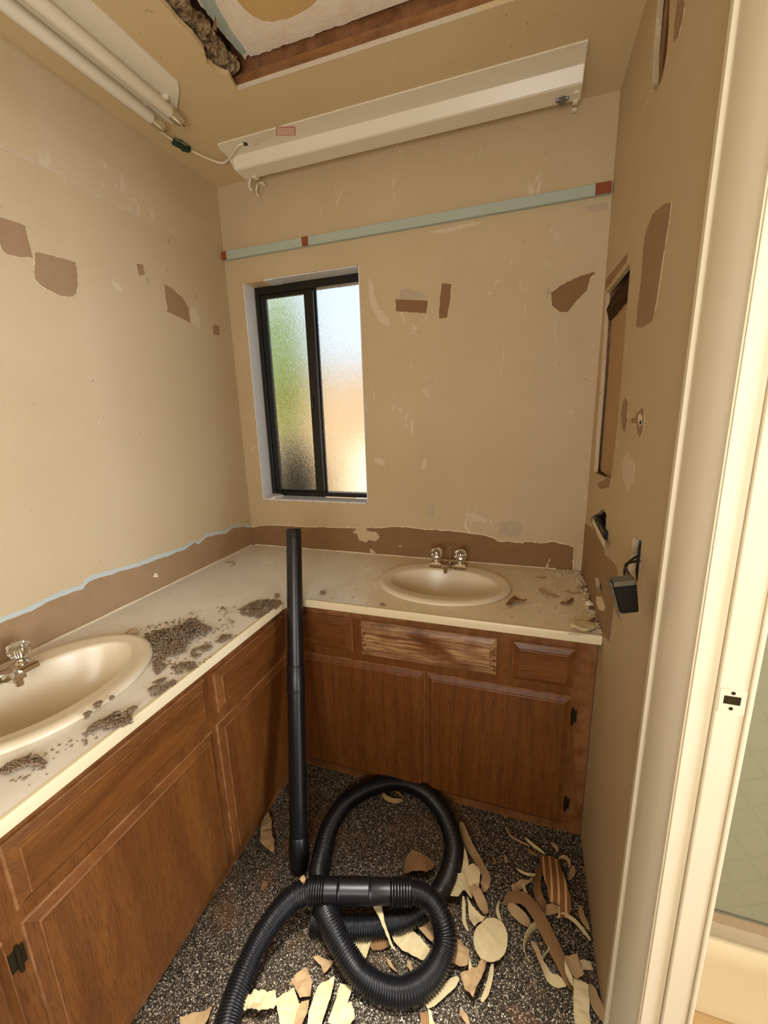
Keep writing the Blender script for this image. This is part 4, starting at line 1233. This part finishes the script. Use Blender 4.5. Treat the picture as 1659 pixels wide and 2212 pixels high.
i0 = min(range(len(disc)), key=lambda i: (disc[i][0] - 1025) ** 2 + (disc[i][1] - 2012) ** 2)
disc = disc[i0 + 1:] + disc[:i0 + 1]
disc = disc + [] 
sheet(SC, disc[:], 'scrap_cream', 'round cream paper disc lying flat among the scraps', z=.022, bend=.004, ang=.8, crumple=.003, seed=6)
sheet(SC, [(1009, 1944), (1020, 1962), (1034, 1976), (1048, 1988), (1036, 1998), (1024, 2006), (1014, 1990)], 'scrap_cream', 'pointed cream paper tail just above the round disc', z=.020, bend=.012, ang=-.6, seed=7)
ribbon(SC, [(1001, 1936, .03), (1002, 1962, .02), (1003, 1990, .008), (1012, 2012, .004)], .011, 'scrap_cream', 'thin cream strip hanging left of the disc tail', 20)
sheet(SC, [(984, 2038), (1000, 2048), (1014, 2061), (1013, 2080), (1010, 2100), (996, 2098), (976, 2084), (980, 2060)], 'scrap_tan', 'curved tan flap beside the right side of the lower hose loop', z=.012, bend=-.022, ang=1.0, seed=8)
sheet(SC, [(1012, 2064), (1016, 2080), (1020, 2100), (1022, 2116), (1008, 2120), (1012, 2104)], 'scrap_cream', 'narrow bright cream flake left of the big crumpled scrap', z=.02, tilt=.012, seed=9)
sheet(SC, [(994, 2118), (1012, 2112), (1030, 2110), (1046, 2082), (1053, 2084), (1044, 2120), (1028, 2158), (1021, 2174), (1004, 2152), (998, 2132)], 'scrap_tan', 'big crumpled tan scrap below the round disc', z=.008, bend=-.026, ang=.5, crumple=.012, seed=10)
ribbon(SC, [(1064, 2082, .014), (1060, 2110, .012), (1052, 2140, .008), (1040, 2164, .004)], .014, 'scrap_cream', 'slim cream strip running down from under the disc', [30, 30, 20, 10])
ribbon(SC, [(990, 2112, .016), (968, 2132, .012), (944, 2156, .010), (918, 2178, .006)], .024, 'scrap_cream', 'beige paper strip poking out under the lower hose loop', [15, 20, 30, 30])
# striped arch
ribbon(SC, [(1186, 1852, .004), (1190, 1872, .022), (1198, 1898, .040), (1206, 1926, .040), (1210, 1952, .022), (1208, 1962, .006)], .062, 'scrap_striped', 'wide brown curl with cream stripes arching off the carpet', [0, 0, 5, 5, 0, 0], taper=False, step=.004)
ribbon(SC, [(1160, 1848, .012), (1150, 1842, .012), (1140, 1834, .006)], .020, 'scrap_tan', 'short tan piece behind the striped curl', 20)
ribbon(SC, [(1168, 1870, .006), (1160, 1910, .024), (1166, 1942, .03), (1180, 1965, .012), (1186, 1974, .004)], .026, 'scrap_brown', 'brown paper band curving left of the striped curl', [40, 45, 40, 30, 10])
ribbon(SC, [(1090, 1950, .006), (1112, 1938, .024), (1136, 1944, .034), (1160, 1974, .034), (1184, 2020, .03), (1206, 2066, .026), (1228, 2108, .018), (1246, 2146, .006)], .034, 'scrap_brown', 'longest brown paper ribbon slanting down to the wall corner', [0, 5, 15, 20, 15, 10, 0, 0])
ribbon(SC, [(1098, 1956, .012), (1122, 1976, .018), (1140, 1994, .012), (1144, 2004, .004)], .030, 'scrap_tan', 'tan fold under the start of the longest ribbon', [35, 30, 15, 0])
ribbon(SC, [(1078, 1946, .02), (1074, 1964, .022), (1080, 1986, .014), (1086, 2002, .004)], .012, 'scrap_cream', 'thin pale hook at the upper end of the longest ribbon', 50)
loop = [(1160 + 27 * math.cos(a) - 6 * math.sin(a), 2040 + 42 * math.sin(a), .014) for a in [math.radians(d_) for d_ in range(110, 440, 22)]]
ribbon(SC, loop + [(1178, 2096, .010), (1190, 2116, .008), (1212, 2124, .006), (1224, 2128, .004)], .024, 'scrap_cream', 'cream paper strip curled on edge into an oval loop', [80] * len(loop) + [70, 50, 30, 20])
ribbon(SC, [(1148, 2034, .006), (1160, 2052, .012), (1168, 2076, .012), (1174, 2094, .006)], .014, 'scrap_tan', 'tan sliver inside the oval paper loop', 40)
sheet(SC, [(1239, 2114), (1254, 2120), (1270, 2132), (1273, 2180), (1276, 2230), (1243, 2230), (1238, 2170)], 'scrap_cream', 'flat cream strip ending at the lower photo edge by the trim', z=.014, bend=.010, ang=.1, seed=11)
ribbon(SC, [(1274, 2128, .006), (1284, 2160, .012), (1300, 2186, .02), (1322, 2208, .026), (1350, 2226, .02)], .028, 'scrap_tan', 'tan ribbon curving against the foot of the door trim', [30, 40, 50, 50, 40])
sheet(SC, [(1218, 2072), (1232, 2066), (1246, 2066), (1253, 2090), (1261, 2108), (1246, 2118), (1236, 2110), (1226, 2092)], 'scrap_tan', 'square tan flake leaning over the longest ribbon', z=.026, bend=.010, ang=.4, seed=12)
sheet(SC, [(1252, 2076), (1276, 2080), (1282, 2099), (1258, 2098)], 'scrap_cream', 'small oblong cream flake close to the wall base', z=.006, seed=13)
sheet(SC, [(1219, 2074), (1224, 2092), (1236, 2118), (1238, 2140), (1228, 2126), (1220, 2100)], 'scrap_cream', 'cream splinter on top of the longest ribbon', z=.034, seed=14, tilt=.01)
ribbon(SC, [(1203, 1982, .006), (1218, 1976, .014), (1240, 1988, .016), (1260, 2010, .012), (1276, 2032, .004)], .010, 'scrap_cream', 'thin cream bow arching right of the longest ribbon', 35)
ribbon(SC, [(1252, 1956, .004), (1258, 1980, .010), (1268, 2000, .010), (1276, 2014, .004)], .016, 'scrap_tan', 'narrow tan strip against the base of the right wall', 25)
ribbon(SC, [(1092, 1786, .003), (1104, 1806, .008), (1124, 1818, .010), (1146, 1828, .003)], .006, 'scrap_tan', 'thin curved tan twig of paper near the back cabinet', 20)
ribbon(SC, [(1134, 1810, .004), (1150, 1824, .012), (1166, 1836, .010), (1178, 1846, .003)], .009, 'scrap_cream', 'slim cream strip ending at the striped curl', 30)
ribbon(SC, [(1190, 1820, .003), (1200, 1828, .010), (1206, 1842, .003)], .014, 'scrap_tan', 'short tan curl behind the striped curl and near the cabinet', 15)
ribbon(SC, [(1116, 1876, .003), (1128, 1884, .008), (1146, 1890, .008), (1162, 1888, .003)], .008, 'scrap_cream', 'thin pale crescent left of the striped curl', 25)
sheet(SC, [(1103, 1918), (1122, 1904), (1140, 1904), (1151, 1900), (1150, 1908), (1136, 1914), (1124, 1924), (1108, 1928)], 'scrap_tan', 'flat tan slip above the longest ribbon', z=.008, bend=.006, seed=15)
ribbon(SC, [(1128, 1906, .012), (1134, 1924, .018), (1142, 1942, .03)], .010, 'scrap_cream', 'pale sliver crossing the flat tan slip', 20)
ribbon(SC, [(1209, 1852, .004), (1222, 1852, .014), (1230, 1864, .014), (1229, 1876, .004)], .012, 'scrap_tan', 'small tan hook right behind the striped curl', 40)
ribbon(SC, [(1238, 1870, .014), (1236, 1886, .012), (1226, 1902, .004)], .020, 'scrap_tan', 'tan fold wedged right of the striped curl', 30)
ribbon(SC, [(1250, 1872, .004), (1260, 1874, .010), (1267, 1890, .010), (1264, 1902, .006), (1254, 1900, .003)], .007, 'scrap_brown', 'thin brown ring of paper beside the right wall base', 50)
ribbon(SC, [(1172, 1976, .004), (1184, 1966, .012), (1200, 1962, .012), (1214, 1966, .003)], .022, 'scrap_tan', 'tan arc in front of the striped curl', 30)
sheet(SC, [(1064, 1852), (1070, 1858), (1072, 1868), (1066, 1870)], 'scrap_brown', 'tiny brown chip, left of two chips on open carpet', z=.003, seed=16)
sheet(SC, [(1087, 1846), (1094, 1852), (1097, 1866), (1091, 1866)], 'scrap_tan', 'tiny tan chip, right of two chips on open carpet', z=.003, seed=17)
sheet(SC, [(908, 2192), (922, 2188), (930, 2204), (926, 2226), (910, 2226)], 'scrap_brown', 'brown stub at the bottom photo edge under the lower loop', z=.006, seed=18)
sheet(SC, [(924, 2186), (932, 2188), (940, 2226), (930, 2226)], 'scrap_cream', 'cream stub at the bottom photo edge right of the brown stub', z=.008, seed=19)
ribbon(SC, [(994, 2184, .003), (1004, 2196, .01), (1012, 2212, .006), (1014, 2224, .003)], .014, 'scrap_tan', 'tan curl alone on the brightly lit carpet at the bottom', 25)
ribbon(SC, [(824, 1712, .004), (836, 1724, .012), (852, 1730, .014), (872, 1728, .004)], .016, 'scrap_tan', 'small tan curl inside the top of the big hose loop', 35)
ribbon(SC, [(848, 1708, .004), (860, 1712, .010), (872, 1724, .004)], .008, 'scrap_brown', 'small brown sliver inside the top of the big hose loop', 35)
sheet(SC, [(872, 1882), (878, 1862), (890, 1854), (914, 1862), (942, 1872), (930, 1890), (922, 1902), (896, 1898), (876, 1894)], 'scrap_brown', 'folded brown scrap inside the hose loop above the coupling', z=.01, bend=-.03, ang=.4, seed=20)
sheet(SC, [(884, 1858), (896, 1862), (920, 1876), (918, 1882), (896, 1874), (888, 1868)], 'scrap_cream', 'cream tear on the folded brown scrap', z=.036, seed=21, crumple=.002)
sheet(SC, [(806, 1960), (824, 1958), (830, 1992), (840, 2020), (848, 2044), (857, 2057), (846, 2048), (834, 2022), (822, 1990)], 'scrap_cream', 'long pointed cream shard lying over the rear hose', z=.072, tilt=-.0, seed=22, crumple=.004)
sheet(SC, [(760, 2034), (780, 2032), (806, 2026), (800, 2046), (790, 2076), (772, 2056)], 'scrap_cream', 'white torn piece inside the left of the lower hose loop', z=.006, bend=.006, seed=23)
sheet(SC, [(844, 2016), (858, 2008), (876, 2000), (902, 2024), (930, 2056), (922, 2082), (896, 2068), (864, 2052), (850, 2036)], 'scrap_cream', 'large cream strip inside the right of the lower hose loop', z=.010, bend=.010, ang=.9, seed=24)
sheet(SC, [(893, 1994), (906, 1984), (918, 1978), (930, 1996), (940, 2018), (938, 2044), (924, 2030), (908, 2012)], 'scrap_tan', 'tan piece tucked under the right of the lower hose loop', z=.016, bend=.008, seed=25)
sheet(SC, [(834, 2070), (842, 2076), (850, 2090), (860, 2102), (850, 2100), (840, 2090)], 'scrap_tan', 'small tan splinter at the bottom inside the lower loop', z=.004, seed=26)
sheet(SC, [(879, 2078), (886, 2080), (892, 2098), (888, 2106), (880, 2092)], 'scrap_tan', 'second tan splinter, right one inside the lower loop', z=.004, seed=27)
sheet(SC, [(565, 1780), (572, 1766), (581, 1755), (587, 1774), (588, 1806), (593, 1818), (592, 1846), (578, 1836), (562, 1820)], 'scrap_tan', 'leaf-shaped tan scrap against the left cabinet', z=.008, bend=.010, ang=.4, seed=28)
sheet(SC, [(561, 1926), (568, 1910), (576, 1906), (577, 1914), (570, 1926)], 'scrap_brown', 'small brown bit left of the hose cuff', z=.004, seed=29)
sheet(SC, [(390, 2204), (430, 2190), (459, 2178), (452, 2202), (440, 2230), (390, 2230)], 'scrap_tan', 'tan sheet left of the hose at the bottom photo edge', z=.008, bend=.010, seed=30)
sheet(SC, [(512, 2184), (524, 2162), (546, 2166), (570, 2160), (596, 2158), (600, 2184), (580, 2198), (552, 2206), (530, 2196)], 'scrap_cream', 'crumpled cream wad right of the hose at the bottom', z=.008, bend=-.022, crumple=.016, seed=31)
sheet(SC, [(597, 2166), (616, 2148), (636, 2136), (642, 2156), (650, 2180), (642, 2226), (606, 2226)], 'scrap_cream', 'upright cream sheet at the bottom left of the scrap heap', z=.014, bend=.014, ang=.3, seed=32)
sheet(SC, [(624, 2136), (640, 2124), (664, 2104), (670, 2116), (675, 2132), (672, 2170), (650, 2174), (636, 2140)], 'scrap_tan', 'tan curl behind the upright cream sheet', z=.016, bend=-.026, ang=.7, seed=33)
sheet(SC, [(632, 2230), (640, 2196), (652, 2170), (668, 2166), (664, 2196), (650, 2230)], 'scrap_tan', 'tan strip in the middle of the scrap heap at the bottom', z=.02, seed=34, tilt=.012)
sheet(SC, [(678, 2156), (686, 2136), (695, 2126), (710, 2120), (723, 2112), (720, 2140), (710, 2172), (690, 2230), (662, 2230), (668, 2190)], 'scrap_cream', 'tall creased cream sheet left of the pale straight strip', z=.018, bend=.016, ang=.2, seed=35)
ribbon(SC, [(748, 2128, .012), (740, 2156, .014), (731, 2186, .014), (720, 2222, .012)], .034, 'scrap_cream', 'pale straight strip emerging below the lower hose loop', [5, 10, 5, 0], taper=False)
sheet(SC, [(734, 2194), (744, 2176), (757, 2166), (764, 2186), (768, 2206), (750, 2226), (734, 2226)], 'scrap_cream', 'rounded cream scrap right of the pale straight strip', z=.010, bend=.012, seed=36)
sheet(SC, [(676, 2076), (690, 2070), (712, 2078), (722, 2084), (712, 2096), (700, 2108), (694, 2090)], 'scrap_tan', 'tan scrap left of the lower loop under the hose', z=.006, bend=.012, seed=37)
sheet(SC, [(790, 2040), (800, 2030), (830, 2030), (846, 2044), (830, 2054), (806, 2056)], 'scrap_brown', 'brown piece in the centre of the lower hose loop', z=.004, bend=.006, seed=38)
# bit stuck on the hose
sheet(SC, [(649, 1898), (656, 1892), (661, 1902), (656, 1912), (650, 1906)], 'scrap_tan', 'tan flake stuck on the hose left of its cuff', z=.150, seed=39, crumple=.004)

# ------------------------------------------------------------------ scraps and chips on the worktop
CT = ZC + .001


def cribbon(ctrl, width, mat, label, roll=0, **kw):
    return ribbon(SC, [(x, y, ZC + z) for x, y, z in ctrl], width, mat, label, roll, step=.003, th=.001, **kw)


cribbon([(1180, 1229, .003), (1184, 1218, .020), (1188, 1206, .048)], .010, 'scrap_cream', 'short cream strip leaning on the back wall beside the sink', 0)
cribbon([(1158, 1246, .002), (1170, 1248, .004), (1182, 1246, .002)], .008, 'scrap_tan', 'thin tan sliver between sink and leaning strip', 15)
cribbon([(1164, 1272, .003), (1176, 1279, .008), (1192, 1285, .008), (1208, 1289, .002)], .010, 'scrap_tan', 'forked tan curl right of the back sink', [30, 30, 20, 10])
cribbon([(1170, 1268, .004), (1174, 1275, .006), (1178, 1280, .004)], .004, 'scrap_cream', 'tiny cream prong of the forked curl', 30)
cribbon([(1211, 1301, .002), (1222, 1303, .010), (1232, 1299, .010), (1238, 1293, .003)], .012, 'scrap_brown', 'boat-shaped brown curl near the right wall', [30, 40, 40, 30])
cribbon([(1220, 1276, .003), (1236, 1280, .005), (1258, 1281, .003)], .006, 'scrap_tan', 'long thin tan sliver pointing at the right wall', 20)
cribbon([(1246, 1266, .003), (1254, 1272, .010), (1262, 1266, .006), (1258, 1258, .003)], .006, 'scrap_tan', 'tan coil beside the right wall splash line', 30)
cribbon([(1248, 1346, .006), (1264, 1346, .010), (1280, 1340, .014), (1286, 1334, .010)], .010, 'scrap_brown', 'brown strip on top of the wedge at the counter corner', 20)
sheet(SC, [(1232, 1356), (1240, 1352), (1262, 1352), (1286, 1352), (1288, 1361), (1270, 1366), (1248, 1364), (1240, 1360)], 'scrap_cream', 'cream wedge-shaped board scrap at the front right counter corner', z=.004, th=.010, plane=('z', ZC), seed=50)
sheet(SC, [(1091, 1310), (1100, 1298), (1110, 1290), (1122, 1296), (1138, 1298), (1138, 1302), (1113, 1302), (1102, 1310)], 'scrap_brown', 'brown zigzag scrap in front of the back sink', z=.004, bend=.006, plane=('z', ZC), seed=51)
cribbon([(268, 1370, .003), (278, 1363, .014), (288, 1362, .014), (300, 1368, .003)], .022, 'scrap_tan', 'curled translucent tape piece on the left worktop', 10)
cribbon([(486, 1214, .002), (494, 1214, .006), (502, 1213, .004), (506, 1218, .003), (496, 1223, .002)], .006, 'scrap_tan', 'small tan hooked sliver on the worktop by the corner', 20)
cribbon([(712, 1292, .002), (725, 1293, .002)], .004, 'scrap_cream', 'tiny white stick on the worktop near the wand', 0, taper=False)


def chunk(c_, r, mat, label, cat='plaster chip', seed=0, sq=(1, 1, .7)):
    bm = bmesh.new(); bmesh.ops.create_icosphere(bm, subdivisions=3, radius=1)
    for v_ in bm.verts:
        k_ = 1 + .35 * noise.noise(v_.co * 1.8 + Vector((seed, 0, 0))) + .15 * noise.noise(v_.co * 5)
        v_.co = Vector(c_) + Vector((v_.co.x * sq[0], v_.co.y * sq[1], v_.co.z * sq[2] + sq[2] * .8)) * r * k_
    o = obj('plaster_chip', bm, mat, None, True); recenter(o); tag(o, label, cat); return o


chunk(at(1272, 1308, 'z', ZC), .013, 'paper_edge', 'white plaster lump on the right edge of the worktop', seed=1)
chunk(at(1277, 1316, 'z', ZC), .007, 'crumb_dark', 'dark crumb in front of the white plaster lump', seed=2)
chunk(at(697, 1283, 'z', ZC), .011, 'lint', 'brown crumb cluster on the worktop right of the wand', seed=3, sq=(1.1, .8, .6))
chunk(at(826, 1308, 'z', ZC), .008, 'lint', 'brown crumb pair left of the back sink front', seed=4, sq=(1.3, .7, .5))
chunk(at(598, 1290, 'z', ZC), .010, 'lint', 'brown lump left of the wand behind the small heap', seed=5)

# grey-brown ceiling insulation fallen on the worktop


def in_poly(x, y, poly):
    c_ = False; n = len(poly)
    for i in range(n):
        (x1_, y1_), (x2_, y2_) = poly[i], poly[i - 1]
        if (y1_ > y) != (y2_ > y) and x < (x2_ - x1_) * (y - y1_) / (y2_ - y1_ + 1e-12) + x1_: c_ = not c_
    return c_


ICO = None


def bits(bm, pts, smin, smax, rnd):
    base = [(0, 0, 1), (.94, 0, .2), (.3, .9, .2), (-.76, .55, .2), (-.76, -.55, .2), (.3, -.9, .2), (0, 0, -.6)]
    for q in pts:
        s = rnd.uniform(smin, smax); rz = rnd.uniform(0, 6.28); cz_, sz_ = math.cos(rz), math.sin(rz)
        vs = []
        for b in base:
            x, y, z = [b[i] * s * rnd.uniform(.6, 1.3) for i in range(3)]
            vs.append(bm.verts.new((q[0] + x * cz_ - y * sz_, q[1] + x * sz_ + y * cz_, q[2] + z * .8)))
        for i in range(5):
            j = 1 + i; k_ = 1 + (i + 1) % 5
            bm.faces.new((vs[0], vs[j], vs[k_])); bm.faces.new((vs[6], vs[k_], vs[j]))


def heap(pts, height, n, label, seed, zb=ZC, smin=.0018, smax=.0042, mat='lint', name='insulation_heap', cat='debris', fall=.55):
    rnd = random.Random(seed)
    poly = [uv_of(at(x, y, 'z', zb), 'z') for x, y in pts]
    xs_, ys_ = [q[0] for q in poly], [q[1] for q in poly]
    c_ = Vector((sum(xs_) / len(xs_), sum(ys_) / len(ys_)))
    P_ = []
    while len(P_) < n:
        x, y = rnd.uniform(min(xs_), max(xs_)), rnd.uniform(min(ys_), max(ys_))
        if not in_poly(x, y, poly): continue
        if noise.noise(Vector((x * 45, y * 45, seed))) < -.22: continue
        d = (Vector((x, y)) - c_).length / (max(max(xs_) - min(xs_), max(ys_) - min(ys_)) / 2)
        h = height * max(0, 1 - d ** 1.6 * fall - .15) * (0.75 + .6 * noise.noise(Vector((x * 30, y * 30, seed + 9))))
        P_.append((x, y, zb + .0012 + max(0, h) * rnd.random() ** .5))
    bm = bmesh.new(); bits(bm, P_, smin, smax, rnd)
    o = obj(name, bm, mat, None, 'keep'); recenter(o); tag(o, label, cat, kind='stuff')
    return o


heap([(314, 1372), (330, 1366), (370, 1362), (395, 1352), (412, 1338), (424, 1340), (438, 1352), (458, 1360), (455, 1368), (430, 1376), (408, 1390), (398, 1404), (404, 1412), (380, 1418), (352, 1422), (338, 1412), (320, 1402), (312, 1388)], .026, 3000, 'large heap of grey brown insulation on the worktop beside the left sink', 1)
heap([(518, 1318), (530, 1312), (555, 1300), (580, 1296), (604, 1298), (610, 1306), (598, 1318), (575, 1328), (560, 1338), (540, 1334), (520, 1328)], .016, 1500, 'insulation heap on the worktop edge left of the wand', 2)
heap([(296, 1412), (316, 1402), (336, 1408), (360, 1418), (350, 1428), (330, 1424), (306, 1420)], .006, 260, 'thin insulation trail at the tip of the left sink', 3)
heap([(412, 1408), (430, 1400), (456, 1394), (458, 1402), (440, 1412), (425, 1424), (412, 1420)], .010, 320, 'small insulation clump between large heap and front edge', 4)
heap([(466, 1382), (480, 1374), (498, 1372), (500, 1380), (484, 1388), (468, 1390)], .008, 180, 'small insulation clump close to the drawer seam', 5)
heap([(372, 1446), (390, 1434), (420, 1432), (426, 1444), (405, 1456), (384, 1458)], .010, 320, 'insulation clump near the front edge right of the left sink', 6)
heap([(320, 1494), (330, 1476), (352, 1466), (374, 1470), (385, 1478), (362, 1490), (345, 1504), (328, 1506)], .010, 360, 'insulation clump by the front edge below the sink tip', 7)
heap([(330, 1430), (344, 1424), (366, 1430), (356, 1446), (340, 1460), (332, 1450)], .006, 200, 'insulation crumbs hugging the right tip of the left sink', 8)
heap([(176, 1588), (200, 1570), (228, 1556), (250, 1540), (262, 1546), (286, 1555), (290, 1562), (270, 1572), (240, 1578), (212, 1584), (190, 1592)], .016, 900, 'insulation heap between the left sink front rim and counter edge', 9)
heap([(272, 1538), (285, 1530), (297, 1528), (292, 1536), (278, 1546)], .006, 120, 'tiny insulation clump right of the sink front heap', 10)
heap([(0, 1664), (20, 1652), (46, 1644), (72, 1632), (84, 1640), (100, 1650), (92, 1658), (66, 1660), (40, 1664), (20, 1676), (0, 1676)], .014, 700, 'insulation heap nearest the left photo edge on the worktop', 11)
heap([(203, 1524), (212, 1518), (222, 1518), (218, 1530), (208, 1534)], .012, 130, 'insulation tuft on the front rim of the left sink', 12, zb=ZC + .0165)
heap([(182, 1544), (190, 1538), (197, 1540), (192, 1552), (184, 1556)], .006, 70, 'smaller insulation tuft on the left sink rim', 13, zb=ZC + .0165)
heap([(235, 1510), (243, 1504), (248, 1508), (240, 1514)], .006, 50, 'tiny tuft on the left sink rim nearest its tip', 14, zb=ZC + .0165)


def scatter(pts, n, smin, smax, mat, label, seed, zb=ZC, name='crumbs', cl=0):
    rnd = random.Random(seed); poly = [uv_of(at(x, y, 'z', zb), 'z') for x, y in pts]
    xs_, ys_ = [q[0] for q in poly], [q[1] for q in poly]; P_ = []
    while len(P_) < n:
        x, y = rnd.uniform(min(xs_), max(xs_)), rnd.uniform(min(ys_), max(ys_))
        if not in_poly(x, y, poly): continue
        if cl and noise.noise(Vector((x * 14, y * 14, seed))) < cl: continue
        if zb > .5:
            e1 = ((x - SB.x) / .264) ** 2 + ((y - SB.y) / .208) ** 2; e2 = ((x - SL.x) / .208) ** 2 + ((y - SL.y) / .264) ** 2
            if min(e1, e2) < 1: continue
        P_.append((x, y, zb + .0008))
    bm = bmesh.new(); bits(bm, P_, smin, smax, rnd)
    o = obj(name, bm, mat, None, 'keep'); recenter(o); tag(o, label, 'debris', kind='stuff')


scatter([(0, 1690), (0, 1660), (180, 1590), (330, 1500), (345, 1430), (300, 1360), (420, 1320), (600, 1290), (600, 1312), (430, 1440), (200, 1610), (60, 1710)], 460, .001, .0052, 'lint', 'brown insulation crumbs strewn over the left worktop', 21, cl=-.05)
scatter([(670, 1290), (680, 1230), (800, 1220), (840, 1300), (800, 1318)], 60, .0008, .0022, 'crumb_dark', 'dark specks on the worktop between wand and back sink', 22)
scatter([(1110, 1300), (1090, 1240), (1240, 1232), (1300, 1365), (1200, 1352), (1000, 1330)], 220, .0008, .0024, 'crumb_light', 'pale plaster crumbs on the worktop right of the back sink', 23)
scatter([(1110, 1300), (1090, 1240), (1240, 1232), (1300, 1365), (1200, 1352), (1000, 1330)], 90, .0008, .0024, 'crumb_dark', 'dark crumbs on the worktop right of the back sink', 24)
scatter([(1180, 1236), (1240, 1228), (1256, 1236), (1302, 1368), (1285, 1366), (1244, 1250), (1200, 1246)], 420, .0014, .0066, 'crumb_light', 'rubble line of plaster along the right end of the worktop', 25)
scatter([(1225, 1370), (1300, 1360), (1304, 1372), (1240, 1374)], 120, .001, .0026, 'crumb_light', 'pale grit around the wedge scrap at the counter corner', 26)
scatter([(680, 1660), (1240, 1800), (1300, 2212), (400, 2212), (600, 1760)], 420, .0008, .0024, 'crumb_light', 'white plaster specks scattered over the carpet', 27, zb=.0)
scatter([(1060, 1800), (1240, 1830), (1290, 2120), (1180, 2080), (1060, 1900)], 160, .0015, .005, 'scrap_tan', 'tan paper crumbs on the carpet by the right wall', 28, zb=.001)
